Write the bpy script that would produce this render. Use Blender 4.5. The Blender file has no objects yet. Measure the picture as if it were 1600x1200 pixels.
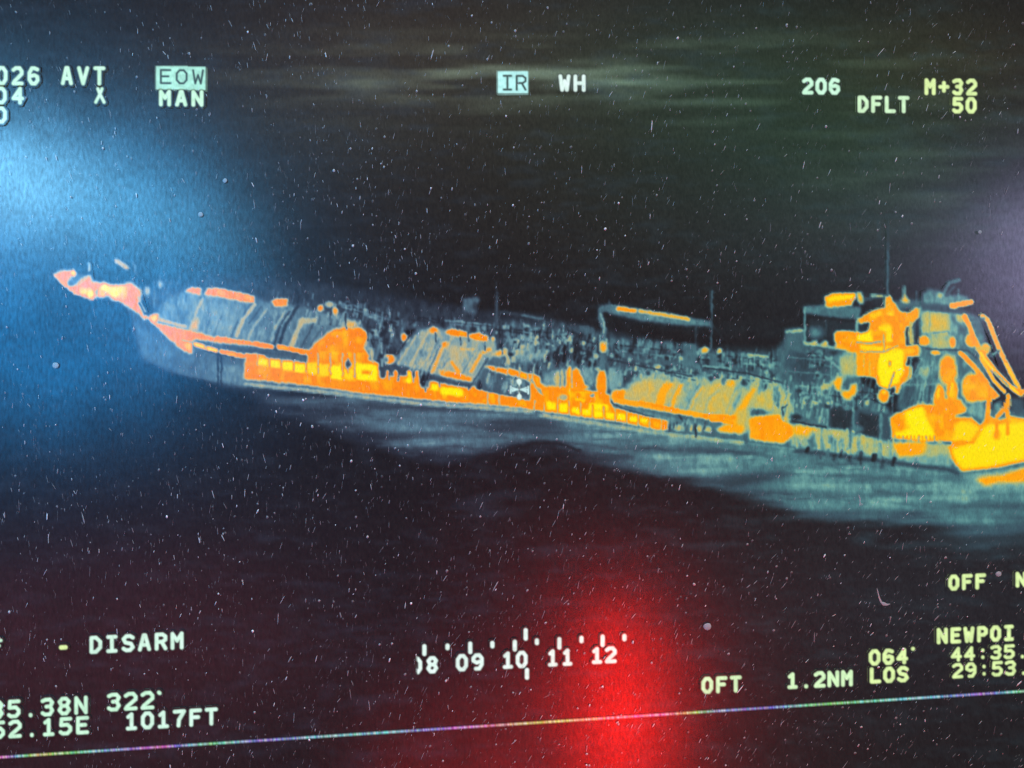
import bpy, math, random
import numpy as np
from mathutils import Matrix, Vector

sc = bpy.context.scene
rng = np.random.RandomState(7)
random.seed(7)

# ---------------------------------------------------------------- camera
# The place: a big flat monitor (plane y = 0, X right, Z up) photographed close up.
F = 1600.0                       # focal length in photo pixels (photo is 1600 wide)
MM = 0.001                       # one photo pixel near the centre = 1 mm of screen
u = Vector((13000, 323, -F)).normalized()            # screen X axis in camera space
v = Vector((0.004, 1, 0)); v = (v - u * v.dot(u)).normalized()
n = u.cross(v)                                       # towards the camera
Rwc = Matrix((u, n * -1, v))                         # rows: camera-space -> world components
D = F * MM
cd = bpy.data.cameras.new('camera'); cam = bpy.data.objects.new('camera', cd)
sc.collection.objects.link(cam); sc.camera = cam
cd.sensor_width = 36; cd.lens = 36 * F / 1600; cd.clip_start = 0.05; cd.clip_end = 200
ctr = Rwc @ Vector((0, 0, -1))
CL = -ctr * D
cam.matrix_world = Matrix.Translation(CL) @ Rwc.to_4x4()

def PX(px, py):
    """photo pixel(s) -> X, Z on the screen plane"""
    px = np.asarray(px, float); py = np.asarray(py, float)
    R = np.array(Rwc)
    d = np.stack([(px - 800) / F, -(py - 600) / F, -np.ones_like(px)], -1) @ R.T
    t = -CL.y / d[..., 1]
    return CL.x + d[..., 0] * t, CL.z + d[..., 2] * t

# ---------------------------------------------------------------- world, lamps, exposure
w = bpy.data.worlds.new('World'); sc.world = w; w.use_nodes = True
bg = w.node_tree.nodes['Background']
bg.inputs[0].default_value = (0.5, 0.45, 0.5, 1); bg.inputs[1].default_value = 0.02
sc.view_settings.view_transform = 'Standard'; sc.view_settings.look = 'None'
sc.view_settings.exposure = 0; sc.view_settings.gamma = 1

def lamp(name, px, py, dist, wpx, hpx, rot, power, color, spread=math.pi):
    """an area lamp placed where the screen mirrors it at photo point px, py"""
    X, Z = PX(px, py); S = Vector((float(X), 0, float(Z)))
    d = (S - CL).normalized(); r = Vector((d.x, -d.y, d.z))
    k = (D + dist) / D * MM
    ld = bpy.data.lights.new(name, 'AREA'); ld.shape = 'ELLIPSE'
    ld.size = wpx * k; ld.size_y = hpx * k; ld.energy = power; ld.color = color; ld.spread = spread
    o = bpy.data.objects.new(name, ld); sc.collection.objects.link(o)
    q = r.to_track_quat('Z', 'Y')
    o.matrix_world = Matrix.Translation(S + r * dist) @ q.to_matrix().to_4x4() @ Matrix.Rotation(math.radians(rot), 4, 'Z')
    return o
lamp('blue_lamp', 110, 300, 1.2, 520, 60, -17, 6.0, (0.18, 0.62, 0.9))
lamp('blue_lamp', 10, 290, 1.2, 200, 80, 0, 3.5, (0.30, 0.66, 0.9))
lamp('blue_lamp', 40, 420, 1.2, 600, 440, 0, 20, (0.008, 0.38, 1.0))
lamp('red_lamp', 970, 1105, 1.2, 44, 290, 0, 9.5, (1.0, 0.006, 0.001))
lamp('red_lamp', 790, 1210, 1.2, 420, 200, 0, 2.0, (1.0, 0.02, 0.02))
lamp('red_lamp', 150, 1040, 1.2, 700, 330, 0, 1.1, (1.0, 0.10, 0.16))  # added wide dim lamp, spreads the red reflection over the lower left
lamp('added_ambient_lamp', 1690, 420, 1.2, 300, 260, 0, 4.5, (0.62, 0.56, 1.0))  # added lamp, stands in for ambient reflection at the right edge
sd = bpy.data.lights.new('sun', 'SUN'); sd.energy = 3.2; sd.angle = math.radians(10); sd.color = (.93, 1, .92)
so = bpy.data.objects.new('sun', sd); sc.collection.objects.link(so)
so.rotation_euler = Vector((0.25, -0.38, 0.87)).to_track_quat('Z', 'Y').to_euler()

# ---------------------------------------------------------------- canvas: the pixels the screen shows
OX, OY, W, H = -420, -320, 2500, 1800
heat = np.zeros((H, W), np.float32)

def kern(s):
    r = max(1, int(3 * s + .5)); x = np.arange(-r, r + 1); k = np.exp(-x * x / (2 * s * s)); return k / k.sum(), r
def blur(a, sx, sy=None):
    sy = sx if sy is None else sy
    for ax, s in ((1, sx), (0, sy)):
        if s < .2: continue
        k, r = kern(s)
        pad = [(0, 0), (0, 0)]; pad[ax] = (r, r)
        b = np.pad(a, pad, mode='edge'); o = np.zeros_like(a)
        for i, kk in enumerate(k):
            o += kk * (b[:, i:i + a.shape[1]] if ax == 1 else b[i:i + a.shape[0], :])
        a = o
    return a
def noise(h, wd, sx, sy, seed):
    r = np.random.RandomState(seed)
    gh, gw = int(h / sy) + 3, int(wd / sx) + 3
    g = r.rand(gh, gw).astype(np.float32)
    yy = np.arange(h) / sy; xx = np.arange(wd) / sx
    yi = yy.astype(int); xi = xx.astype(int); fy = yy - yi; fx = xx - xi
    fy = (fy * fy * (3 - 2 * fy))[:, None]; fx = (fx * fx * (3 - 2 * fx))[None]
    a = g[yi][:, xi]; b = g[yi][:, xi + 1]; c = g[yi + 1][:, xi]; d = g[yi + 1][:, xi + 1]
    return ((a * (1 - fx) + b * fx) * (1 - fy) + (c * (1 - fx) + d * fx) * fy - .5).astype(np.float32)
def inpoly(pts, x0, y0, x1, y1):
    gx, gy = np.meshgrid(np.arange(x0, x1) + .5, np.arange(y0, y1) + .5)
    m = np.zeros(gx.shape, bool); P = pts; j = len(P) - 1
    for i in range(len(P)):
        xi, yi = P[i]; xj, yj = P[j]
        if yi != yj:
            m ^= ((yi > gy) != (yj > gy)) & (gx < (xj - xi) * (gy - yi) / (yj - yi) + xi)
        j = i
    return m
def region(pts, pad):
    xs = [p[0] for p in pts]; ys = [p[1] for p in pts]
    x0 = max(OX, int(min(xs) - pad)); x1 = min(OX + W, int(max(xs) + pad) + 1)
    y0 = max(OY, int(min(ys) - pad)); y1 = min(OY + H, int(max(ys) + pad) + 1)
    return x0, y0, x1, y1
def put(m, x0, y0, x1, y1, h, nz=0, mode='mix'):
    s = heat[y0 - OY:y1 - OY, x0 - OX:x1 - OX]
    if nz:
        h = h + nz * 2 * noise(m.shape[0], m.shape[1], 5, 9, int(x0 * 7 + y0) % 9999)
    if mode == 'add': s += m * h
    elif mode == 'max': s[:] = np.maximum(s, m * h)
    else: s[:] = s * (1 - m) + h * m
def poly(pts, h, b=1.3, nz=0, mode='mix', op=1):
    pad = 4 * b + 2; x0, y0, x1, y1 = region(pts, pad)
    m = blur(inpoly(pts, x0, y0, x1, y1).astype(np.float32), b) * op
    put(m, x0, y0, x1, y1, h, nz, mode)
def box(x0, y0, x1, y1, h, b=1.3, sl=0.09, **k):
    poly([(x0, y0), (x1, y0 + (x1 - x0) * sl), (x1, y1 + (x1 - x0) * sl), (x0, y1)], h, b, **k)
def segd(gx, gy, a, b):
    dx, dy = b[0] - a[0], b[1] - a[1]; L = dx * dx + dy * dy + 1e-9
    t = np.clip(((gx - a[0]) * dx + (gy - a[1]) * dy) / L, 0, 1)
    return np.hypot(gx - a[0] - t * dx, gy - a[1] - t * dy)
def line(pts, wd, h, b=1.0, mode='mix', op=1):
    pad = wd + 3 * b + 2; x0, y0, x1, y1 = region(pts, pad)
    gx, gy = np.meshgrid(np.arange(x0, x1) + .5, np.arange(y0, y1) + .5)
    d = np.full(gx.shape, 1e9)
    for p, q in zip(pts[:-1], pts[1:]): d = np.minimum(d, segd(gx, gy, p, q))
    m = np.clip((wd / 2 - d) / (1.2 * b) + .5, 0, 1).astype(np.float32) * op
    put(m * m * (3 - 2 * m) if op == 1 else m, x0, y0, x1, y1, h, 0, mode)
def blob(cx, cy, rx, ry, h, mode='mix', soft=.35, rot=0, op=1):
    r = max(rx, ry) * 1.6 + 3; x0, y0, x1, y1 = region([(cx, cy)], r)
    gx, gy = np.meshgrid(np.arange(x0, x1) + .5 - cx, np.arange(y0, y1) + .5 - cy)
    c, s = math.cos(math.radians(rot)), math.sin(math.radians(rot))
    d = np.hypot((gx * c + gy * s) / rx, (-gx * s + gy * c) / ry)
    m = np.clip((1 + soft - d) / (2 * soft), 0, 1).astype(np.float32) * op
    put(m, x0, y0, x1, y1, h, 0, mode)
def strokes(pts, nmb, hlo, hhi, l0, l1, w0=1.2, w1=3.5, slant=-.18, seed=1, op=.75):
    r = random.Random(seed); xs = [p[0] for p in pts]; ys = [p[1] for p in pts]
    def inside(x, y):
        m = False; j = len(pts) - 1
        for i in range(len(pts)):
            if (pts[i][1] > y) != (pts[j][1] > y) and x < (pts[j][0] - pts[i][0]) * (y - pts[i][1]) / (pts[j][1] - pts[i][1]) + pts[i][0]: m = not m
            j = i
        return m
    k = 0
    while k < nmb:
        x, y = r.uniform(min(xs), max(xs)), r.uniform(min(ys), max(ys))
        if not inside(x, y): continue
        k += 1; L = r.uniform(l0, l1)
        line([(x, y - L / 2), (x + slant * L, y + L / 2)], r.uniform(w0, w1), r.choice((r.uniform(hlo, hhi), max(0, hlo - .04), hhi + .04)), .9, op=min(1, op * 1.2) * r.uniform(.65, 1))

# ---- sea
poly([(340, 575), (640, 600), (700, 700), (560, 690), (420, 640)], .21, 10)
poly([(560, 590), (640, 600), (860, 620), (1200, 670), (1600, 715), (2080, 700), (2080, 800), (1700, 822), (1500, 822), (1420, 812),
      (1270, 808), (1180, 780), (1110, 758), (1000, 738), (900, 716), (850, 696), (800, 698), (755, 712), (690, 722), (620, 712), (590, 680), (540, 650)], .275, 7)
poly([(860, 630), (1200, 665), (1600, 730), (2080, 720), (2080, 790), (1500, 805), (1270, 800), (1170, 765), (1050, 730), (900, 690)], .385, 9)
poly([(1380, 740), (2080, 730), (2080, 845), (1500, 845)], .36, 14, op=.6)
poly([(640, 640), (900, 670), (1000, 700), (960, 712), (860, 680), (800, 686), (700, 712), (640, 700)], .33, 8, op=.7)
yy0 = 740 - OY
nA = noise(H, W, 150, 11, 3) + .5 * noise(H, W, 60, 6, 4); nB = noise(H, W, 40, 16, 5)
band = np.clip((heat - .02) / .2, 0, 1)
heat += band * (.20 * nA + .07 * nB + .05 * noise(H, W, 30, 4, 6))
poly([(1090, 756), (1150, 742), (1235, 734), (1240, 745), (1190, 757), (1150, 768)], .17, 7)
poly([(740, 712), (800, 694), (850, 690), (890, 702), (860, 712), (800, 714), (750, 730)], .03, 4)
line([(780, 702), (830, 688), (880, 690), (960, 700)], 3, .14, 4, op=.7)
line([(1180, 768), (1250, 778), (1330, 775), (1450, 772)], 6, .30, 5, op=.5)
for (x, y, rx, ry, h) in [(745, 785, 32, 9, .22), (790, 772, 40, 6, .18), (765, 805, 40, 10, .13), (830, 775, 24, 6, .12), (980, 850, 40, 6, .10), (1100, 852, 60, 5, .10), (770, 848, 30, 5, .12),
                          (1265, 806, 40, 4, .33), (1350, 806, 45, 5, .36), (1510, 805, 70, 7, .47), (1530, 790, 60, 4, .28), (1350, 843, 20, 8, .22), (1440, 850, 60, 5, .22), (1560, 850, 60, 8, .26),
                          (1530, 832, 60, 5, .33), (1560, 870, 60, 6, .2), (1420, 815, 30, 5, .36), (1180, 762, 26, 5, .3), (640, 828, 20, 8, .10), (870, 890, 30, 10, .10), (860, 858, 20, 6, .09)]:
    blob(x, y, rx, ry, h, soft=.9, op=.6, rot=-4)
ground = noise(H, W, 90, 14, 8) + noise(H, W, 30, 7, 9) + .7 * noise(H, W, 14, 5, 19)
heat += (1 - band) * np.clip(.085 * ground, -.03, .2)
# ripples and small crests on the swell
_r = random.Random(5)
for k in range(150):
    x = _r.uniform(400, 1650); yb = np.interp(x, [400, 640, 900, 1200, 1650], [618, 640, 668, 712, 760]); yt = np.interp(x, [400, 640, 800, 900, 1100, 1270, 1650], [650, 715, 700, 715, 765, 812, 830])
    y = _r.uniform(yb, yt); L = _r.uniform(18, 70); s_ = _r.uniform(-.02, .12); c_ = _r.uniform(-4, 4)
    line([(x, y), (x + L * .5, y + L * .5 * s_ + c_), (x + L, y + L * s_)], _r.uniform(1.2, 4), _r.choice((.12, .17, .40, .44)), 2.2, op=_r.uniform(.12, .4))
for k in range(110):
    x = _r.uniform(-100, 1650); y = _r.uniform(np.interp(x, [0, 600, 1200, 1650], [720, 740, 810, 860]), 985); L = _r.uniform(12, 50); c_ = _r.uniform(-5, 3)
    line([(x, y), (x + L * .5, y + c_), (x + L, y + _r.uniform(-2, 3))], _r.uniform(1.5, 5), _r.choice((.0, .10, .14, .2)), 2.6, op=_r.uniform(.1, .4))
line([(742, 722), (775, 712), (800, 701), (835, 693), (870, 692), (905, 704)], 5, .03, 3, op=.8); line([(760, 708), (800, 693), (850, 684), (900, 690), (960, 706)], 2, .36, 2, op=.5)
# upper sea: faint cloud-like streaks
gy, gx = np.mgrid[0:H, 0:W].astype(np.float32); gx += OX; gy += OY
def G(cx, cy, sx, sy): return np.exp(-((gx - cx) / sx) ** 2 - ((gy - cy) / sy) ** 2)
st = np.clip(noise(H, W, 170, 16, 11) + .6 * noise(H, W, 70, 8, 12), -.25, 1)
STREAK = (G(800, 122, 400, 60) + .45 * G(1250, 120, 300, 60) + .3 * G(1480, 260, 200, 120)) * (.35 + 1.1 * st)

# ---- the tanker, drawn in temperatures
HULL = [(78, 428), (92, 442), (118, 458), (150, 468), (192, 472), (206, 500), (222, 560), (262, 582), (300, 590), (340, 598), (385, 604), (440, 606), (500, 611), (560, 620), (640, 629),
        (700, 635), (760, 638), (830, 645), (900, 653), (960, 663), (1040, 675), (1100, 684), (1170, 694), (1240, 703), (1330, 715), (1400, 724), (1485, 735), (1502, 738), (1600, 724), (1700, 708), (1700, 640), (1600, 640), (1480, 640),
        (1240, 660), (1160, 655), (1000, 632), (960, 640), (840, 620), (740, 600), (600, 575), (480, 555), (300, 520), (240, 500), (215, 470), (160, 440), (120, 425), (95, 420)]
poly(HULL, .33, 2.0); poly([(150, 440), (206, 500), (262, 530), (270, 600), (200, 600), (150, 520)], .12, 16, op=.7)
poly([(206, 500), (300, 555), (385, 572), (385, 604), (300, 588), (222, 562)], .35, 4, nz=.03)
poly([(330, 566), (380, 572), (380, 604), (330, 596)], .44, 4)
# cool dark deck above and between the tanks
poly([(228, 455), (300, 445), (380, 442), (470, 455), (560, 470), (650, 485), (760, 500), (870, 500), (950, 520), (1090, 545), (1220, 545), (1250, 560), (1250, 665), (1100, 655), (950, 620), (840, 610), (600, 580), (300, 520), (240, 500)], .25, 4, nz=.08)
poly([(250, 440), (340, 428), (500, 440), (660, 470), (760, 485), (860, 495), (860, 505), (640, 500), (450, 470), (300, 455)], .16, 6, nz=.06)
strokes([(420, 455), (600, 470), (640, 500), (640, 540), (560, 520), (430, 480)], 90, .12, .44, 4, 12, seed=2)
strokes([(560, 480), (620, 490), (620, 570), (590, 570), (575, 520)], 60, .15, .42, 8, 26, seed=3)
# tank 1
T1 = [(240, 500), (248, 482), (262, 466), (285, 456), (330, 458), (400, 468), (460, 478), (530, 492), (562, 508), (578, 530), (590, 555), (560, 562), (480, 550), (400, 537), (300, 520)]
poly(T1, .42, 3, nz=.02)
poly([(296, 470), (372, 476), (362, 528), (300, 518)], .46, 4)
poly([(408, 492), (440, 498), (428, 536), (392, 532)], .40, 3)
poly([(476, 510), (520, 505), (500, 530), (478, 545), (462, 540)], .38, 3)
line([(316, 468), (306, 490), (298, 518)], 3.5, .60, 1.5); poly([(300, 503), (310, 495), (310, 516), (296, 516)], .72, 2)
line([(398, 476), (380, 500), (370, 525)], 5, .66, 1.5); line([(390, 478), (372, 502), (362, 524)], 3, .27, 1.5, op=.7)
line([(417, 484), (396, 510), (388, 530)], 4, .60, 2, op=.8); line([(408, 480), (390, 505)], 2, .25, 1.2)
line([(452, 488), (436, 515), (428, 538)], 4, .20, 1.3); line([(446, 486), (430, 512), (424, 532)], 3, .56, 1.2)
line([(465, 478), (446, 510), (437, 536)], 5, .16, 1.3); line([(458, 482), (440, 510)], 2, .5, 1.2)
line([(472, 500), (466, 515), (455, 540)], 7, .66, 2.2); line([(470, 502), (490, 500)], 8, .65, 3, op=.8)
line([(490, 505), (470, 545)], 2.4, .25, 1.2); line([(505, 510), (485, 540)], 2, .28, 1.2)
line([(517, 480), (517, 508)], 2.4, .16, 1); line([(540, 490), (541, 516)], 2.4, .14, 1)
strokes([(250, 440), (300, 436), (300, 470), (240, 480)], 30, .25, .5, 4, 14, seed=4, op=.5)
strokes([(300, 476), (440, 490), (430, 530), (300, 516)], 46, .36, .56, 10, 30, w0=1, w1=2, slant=-.35, seed=45, op=.45)
strokes([(480, 480), (560, 490), (590, 560), (560, 540), (520, 500), (480, 505)], 50, .3, .55, 4, 11, seed=5, op=.7)
for q in [[(292, 452), (300, 448), (315, 450), (314, 461), (298, 458), (290, 456)], [(324, 450), (345, 450), (372, 456), (399, 462), (398, 473), (380, 472), (345, 464), (320, 461)], [(424, 470), (434, 466), (450, 466), (449, 478), (430, 480)]]:
    poly(q, .86, 1.2)
blob(501, 481, 5, 6, .84); blob(524, 486, 4, 6, .76); blob(515, 476, 8, 5, .6); blob(548, 507, 10, 7, .72, soft=.6)
# bow
poly([(84, 428), (100, 422), (116, 424), (118, 430), (108, 436), (118, 445), (130, 432), (142, 430), (146, 442), (160, 444), (200, 445), (214, 448), (220, 460), (218, 478), (226, 492), (232, 498), (226, 500), (210, 486), (194, 470),
      (182, 472), (172, 462), (160, 463), (148, 466), (128, 464), (110, 454), (96, 440)], .82, 1.6)
line([(86, 430), (98, 444), (116, 458), (146, 466)], 4, .77, 1.3)
blob(112, 442, 6, 5, .36); blob(152, 456, 2.2, 6, .4); blob(115, 427, 4, 5, .97); line([(139, 423), (140, 412)], 5, .58, 1.6); line([(122, 446), (138, 432)], 3, .7, 1.3)
for (x, y, rx, ry, h) in [(131, 455, 5, 5, .97), (142, 459, 5, 7, 1.0), (164, 450, 9, 7, 1.0), (160, 460, 5, 4, .9), (180, 457, 9, 9, 1.0), (192, 452, 8, 7, .98), (197, 466, 7, 9, .93), (204, 448, 7, 6, .84), (206, 470, 8, 10, .85), (215, 462, 5, 12, .8), (150, 446, 6, 4, .8)]:
    blob(x, y, rx + 1.5, ry + 1.2, h, soft=.5)
line([(183, 408), (198, 418)], 8, .68, 2.0); line([(208, 410), (213, 430)], 3, .5, 1.6); line([(218, 474), (230, 492)], 4, .18, 1.5); line([(216, 465), (228, 487)], 2.5, .6, 1.2)
blob(230, 455, 5, 8, .6, soft=.6); blob(250, 444, 4, 7, .62, soft=.6); line([(242, 436), (241, 480)], 2, .45, 1.4); line([(250, 430), (248, 446)], 2, .4, 1.4)
poly([(231, 495), (240, 490), (248, 490), (246, 503), (238, 506)], .93, 1.4)
poly([(242, 503), (262, 508), (300, 517), (345, 529), (400, 536), (398, 541), (345, 536), (303, 530), (302, 549), (297, 553), (285, 547), (262, 528), (250, 516)], .84, 1.4)
line([(228, 494), (262, 524), (300, 551)], 3, .80, 1.3); line([(250, 500), (290, 510)], 5, .70, 2)
line([(284, 531), (302, 535), (338, 545)], 2, .45, 1)
poly([(279, 531), (300, 536), (300, 549), (292, 548)], .92, 1.6); line([(305, 538), (338, 548)], 7, .97, 1.4); line([(346, 549), (380, 557)], 7, .85, 1.3); line([(348, 552), (378, 559)], 2.5, .93, 1.2)
for x in (302, 322): line([(x, 534), (x, 552)], 1.6, .4, .9)
# orange seam under tank 1
line([(340, 528), (390, 536)], 6, .86, 1.2); line([(398, 537), (424, 542)], 8, .86, 1.2); line([(436, 542), (484, 552)], 8, .86, 1.2); line([(352, 542), (480, 562)], 6, .27, 2)
# bulwark band
BAND = [(382, 570), (384, 558), (400, 553), (430, 560), (480, 567), (560, 572), (590, 565), (596, 590), (640, 585), (700, 600), (745, 606), (790, 615), (828, 622), (832, 600), (850, 600), (950, 620), (955, 632), (1000, 642), (1046, 658), (1050, 668), (1036, 673),
        (960, 658), (900, 650), (830, 639), (760, 632), (700, 628), (640, 622), (560, 614), (480, 602), (430, 597), (382, 592)]
poly(BAND, .86, 1.5)
line([(384, 600), (500, 612), (640, 629), (830, 643)], 6, .56, 2.2, op=.95); line([(845, 649), (1040, 678), (1160, 692)], 6, .56, 2.2, op=.95)
line([(386, 555), (412, 559)], 8, .86, 1.2)
poly([(480, 552), (492, 537), (508, 524), (524, 514), (540, 511), (550, 515), (562, 511), (572, 518), (577, 528), (570, 536), (568, 544), (576, 556), (576, 562), (590, 566), (590, 580), (480, 575)], .87, 1.4)
line([(500, 551), (570, 553)], 3, .90, 1.6); line([(540, 490), (541, 515)], 2.2, .15, .9)
poly([(415, 553), (478, 558), (480, 564), (416, 560)], .33, 1.4)
for (a, b, c, d) in [(403, 560, 418, 568), (421, 562, 438, 571), (442, 565, 458, 575), (460, 568, 477, 579), (480, 566, 496, 581), (498, 569, 514, 584), (518, 572, 534, 589), (537, 576, 553, 590)]:
    box(a - 1, b - 1, c + 1, d + 3, .97 + .03 * ((a * 7) % 3), 1.4 + .5 * ((a * 5) % 2))
poly([(552, 566), (590, 570), (590, 596), (556, 594)], 1.0, 1.6); box(565, 579, 581, 584, .84, 1.2)
box(530, 566, 556, 572, .98, 2)
for x in range(402, 560, 19): line([(x, 552), (x + .5, 572 + (x - 400) * .12)], 1.3, .25, .8, op=.8)
blob(544, 569, 4.5, 6, .2, soft=.4); line([(544, 560), (544, 582)], 1.6, .3, .8)
poly([(592, 572), (600, 572), (602, 590), (594, 590)], .2, 1.5)
# region between tank 1 and tank 2
poly([(596, 573), (640, 575), (700, 590), (745, 602), (742, 608), (700, 600), (650, 590), (600, 582)], .25, 2, nz=.05)
line([(596, 540), (597, 572)], 3, .5, 1.2); line([(580, 545), (582, 566)], 4, .6, 1.5)
blob(609, 561, 9, 8, .85, soft=.3); blob(633, 528, 7, 7, .85, soft=.3); poly([(632, 516), (650, 514), (642, 524), (636, 524)], .02, 1.2)
line([(640, 524), (622, 552)], 3, .1, 1.5); line([(622, 552), (606, 552)], 3, .13, 1.5)
for x, h in ((606, .84), (618, .84), (640, .97), (652, .9)): line([(x, 582), (x, 596)], 7, h, 1.4)
for (a, b, c, d, h) in [(634, 591, 643, 598, 1), (669, 598, 685, 610, 1.0), (688, 604, 724, 617, 1.0), (735, 604, 742, 612, .9)]: box(a, b, c, d, h, 1.6)
poly([(655, 578), (672, 582), (670, 606), (657, 604)], .14, 2); strokes([(650, 578), (674, 582), (670, 604), (655, 602)], 12, .05, .5, 6, 16, seed=12)
for x in (608, 622, 646, 687, 732, 745): line([(x, 570 + (x - 600) * .12), (x, 592 + (x - 600) * .13)], 1.8, .22, .9)
# tank 2
T2 = [(617, 568), (628, 548), (642, 528), (658, 514), (680, 512), (730, 520), (765, 530), (782, 540), (775, 556), (758, 575), (742, 600), (700, 592), (640, 574)]
poly(T2, .50, 2.5, nz=.03)
poly([(632, 560), (648, 535), (672, 526), (668, 560), (650, 572)], .46, 3, nz=.03)
poly([(690, 575), (700, 545), (748, 548), (735, 590)], .54, 4, nz=.04); line([(712, 545), (716, 580)], 8, .66, 4, op=.7)
line([(668, 520), (640, 572)], 3, .62, 1.4); line([(680, 545), (655, 575)], 3, .62, 1.6); line([(622, 568), (650, 525)], 3, .60, 2)
line([(694, 540), (684, 560), (676, 582)], 6, .74, 1.5); line([(688, 540), (670, 578)], 2, .3, 1.1); line([(686, 530), (672, 560)], 3, .35, 1.4, op=.7)
line([(765, 546), (752, 552), (736, 580)], 6, .74, 1.5); line([(720, 545), (740, 546)], 4, .72, 2)
line([(742, 548), (722, 584)], 2, .36, 1.1); line([(706, 552), (690, 578)], 2, .38, 1.1)
poly([(684, 577), (712, 582), (739, 590), (736, 597), (700, 590), (688, 586)], .85, 1.4); line([(706, 566), (716, 580)], 6, .76, 2.5)
line([(672, 545), (665, 580)], 2, .66, 1.5, op=.7)
poly([(700, 513), (716, 514), (731, 520), (730, 527), (712, 525), (696, 521)], .86, 1.3); poly([(733, 522), (748, 520), (763, 527), (761, 534), (744, 531), (731, 527)], .86, 1.3)
blob(677, 516, 7, 5, .85); blob(696, 539, 6, 5, .82); blob(790, 536, 6, 6, .82); poly([(806, 537), (822, 533), (834, 535), (834, 544), (818, 542)], .82, 1.6); blob(770, 530, 3, 4, .72)
for x, y in ((680, 520), (719, 526), (731, 520), (757, 534)): line([(x, y), (x + 1, y + 14)], 2, .18, .9)
# jumble amidships
poly([(768, 505), (860, 508), (940, 530), (950, 570), (860, 580), (848, 600), (790, 590), (764, 570), (778, 552), (786, 530)], .30, 3, nz=.10)
strokes([(765, 505), (860, 505), (950, 530), (950, 575), (860, 590), (790, 585), (775, 545)], 150, .12, .58, 4, 14, seed=6, op=.8)
poly([(800, 545), (820, 540), (850, 548), (850, 562), (810, 566)], .56, 4, nz=.06, op=.8)
strokes([(860, 515), (890, 520), (900, 545), (870, 560)], 26, .5, .64, 4, 9, seed=61, w1=3, op=.7)
strokes([(860, 540), (940, 545), (940, 572), (860, 565)], 40, .0, .2, 6, 16, seed=62, w1=5, op=.8)
poly([(768, 555), (783, 545), (796, 546), (790, 556), (772, 557)], .77, 2); line([(790, 545), (795, 568)], 4, .66, 2)
poly([(742, 605), (766, 560), (790, 562), (770, 575), (752, 607)], .33, 2); line([(762, 560), (734, 606)], 3, .28, 1.4)
# gangway box
poly([(755, 579), (830, 594), (828, 636), (790, 622), (752, 612)], .30, 1.6)
strokes([(756, 588), (820, 594), (820, 610), (756, 608)], 40, .34, .56, 6, 14, seed=7, w1=5, op=.6)
poly([(800, 618), (826, 624), (826, 632), (802, 626)], .6, 2.5, op=.6); blob(749, 604, 3, 9, .12); line([(752, 612), (830, 625)], 1.5, .4, .9)
poly([(756, 573), (766, 571), (800, 577), (838, 586), (844, 590), (846, 602), (850, 608), (838, 604), (828, 596), (800, 587), (770, 580)], .87, 1.3)
for x in (774, 793, 811, 824, 832): line([(x, 573 + (x - 774) * .16), (x, 583 + (x - 774) * .2)], 1.5, .5, .8)
poly([(828, 597), (838, 604), (850, 620), (862, 645), (828, 639)], .86, 1.3); line([(828, 592), (848, 618), (866, 640)], 1.5, .3, .8); poly([(838, 604), (846, 608), (846, 618), (841, 612)], .5, 1.2)
line([(827, 600), (826, 636)], 2, .35, .9)
line([(742, 612), (790, 622), (826, 630)], 8, .86, 1.4); line([(755, 618), (826, 633)], 9, .86, 1.3)
for x in (762, 780, 835, 850): line([(x, 614 + (x - 762) * .16), (x, 634 + (x - 762) * .14)], 1.7, .5, .8)
# hot structures forward of tank 3
poly([(845, 604), (870, 600), (952, 616), (956, 645), (852, 640)], .87, 1.5)
poly([(848, 582), (880, 575), (884, 602), (850, 604)], .44, 2); poly([(866, 588), (878, 575), (884, 600), (868, 604)], .66, 2)
poly([(884, 604), (884, 580), (890, 570), (894, 580), (900, 572), (906, 580), (914, 600), (924, 606), (900, 612), (880, 610)], .84, 1.6)
poly([(914, 574), (928, 572), (930, 598), (922, 604), (914, 596), (908, 580)], .47, 1.6); blob(940, 600, 8, 26, .86, soft=.25)
poly([(950, 574), (974, 574), (972, 604), (954, 612), (950, 600)], .50, 1.8); line([(975, 572), (976, 605)], 2.5, .16, 1)
for x in (875, 882, 893): line([(x, 572), (x, 606)], 1.6, .35, .9)
line([(890, 576), (891, 632)], 4, .9, 1.4); line([(900, 612), (920, 613)], 3, .93, 1.2); line([(900, 624), (912, 626)], 5, .95, 1.5); blob(880, 621, 7, 5, .6, soft=.5); blob(925, 618, 3, 3, .45)
for (a, b, c, d) in [(854, 627, 868, 640), (872, 630, 887, 644), (893, 636, 906, 647), (909, 638, 924, 649), (920, 629, 950, 640), (926, 641, 943, 652), (946, 644, 960, 655), (963, 645, 978, 656), (982, 649, 996, 659), (999, 653, 1012, 660)]:
    box(a, b, c, d, 1.0, 1.5)
for x in range(871, 1046, 18): line([(x, 622 + (x - 871) * .19), (x, 646 + (x - 871) * .16)], 1.3, .3, .8, op=.75)
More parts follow.
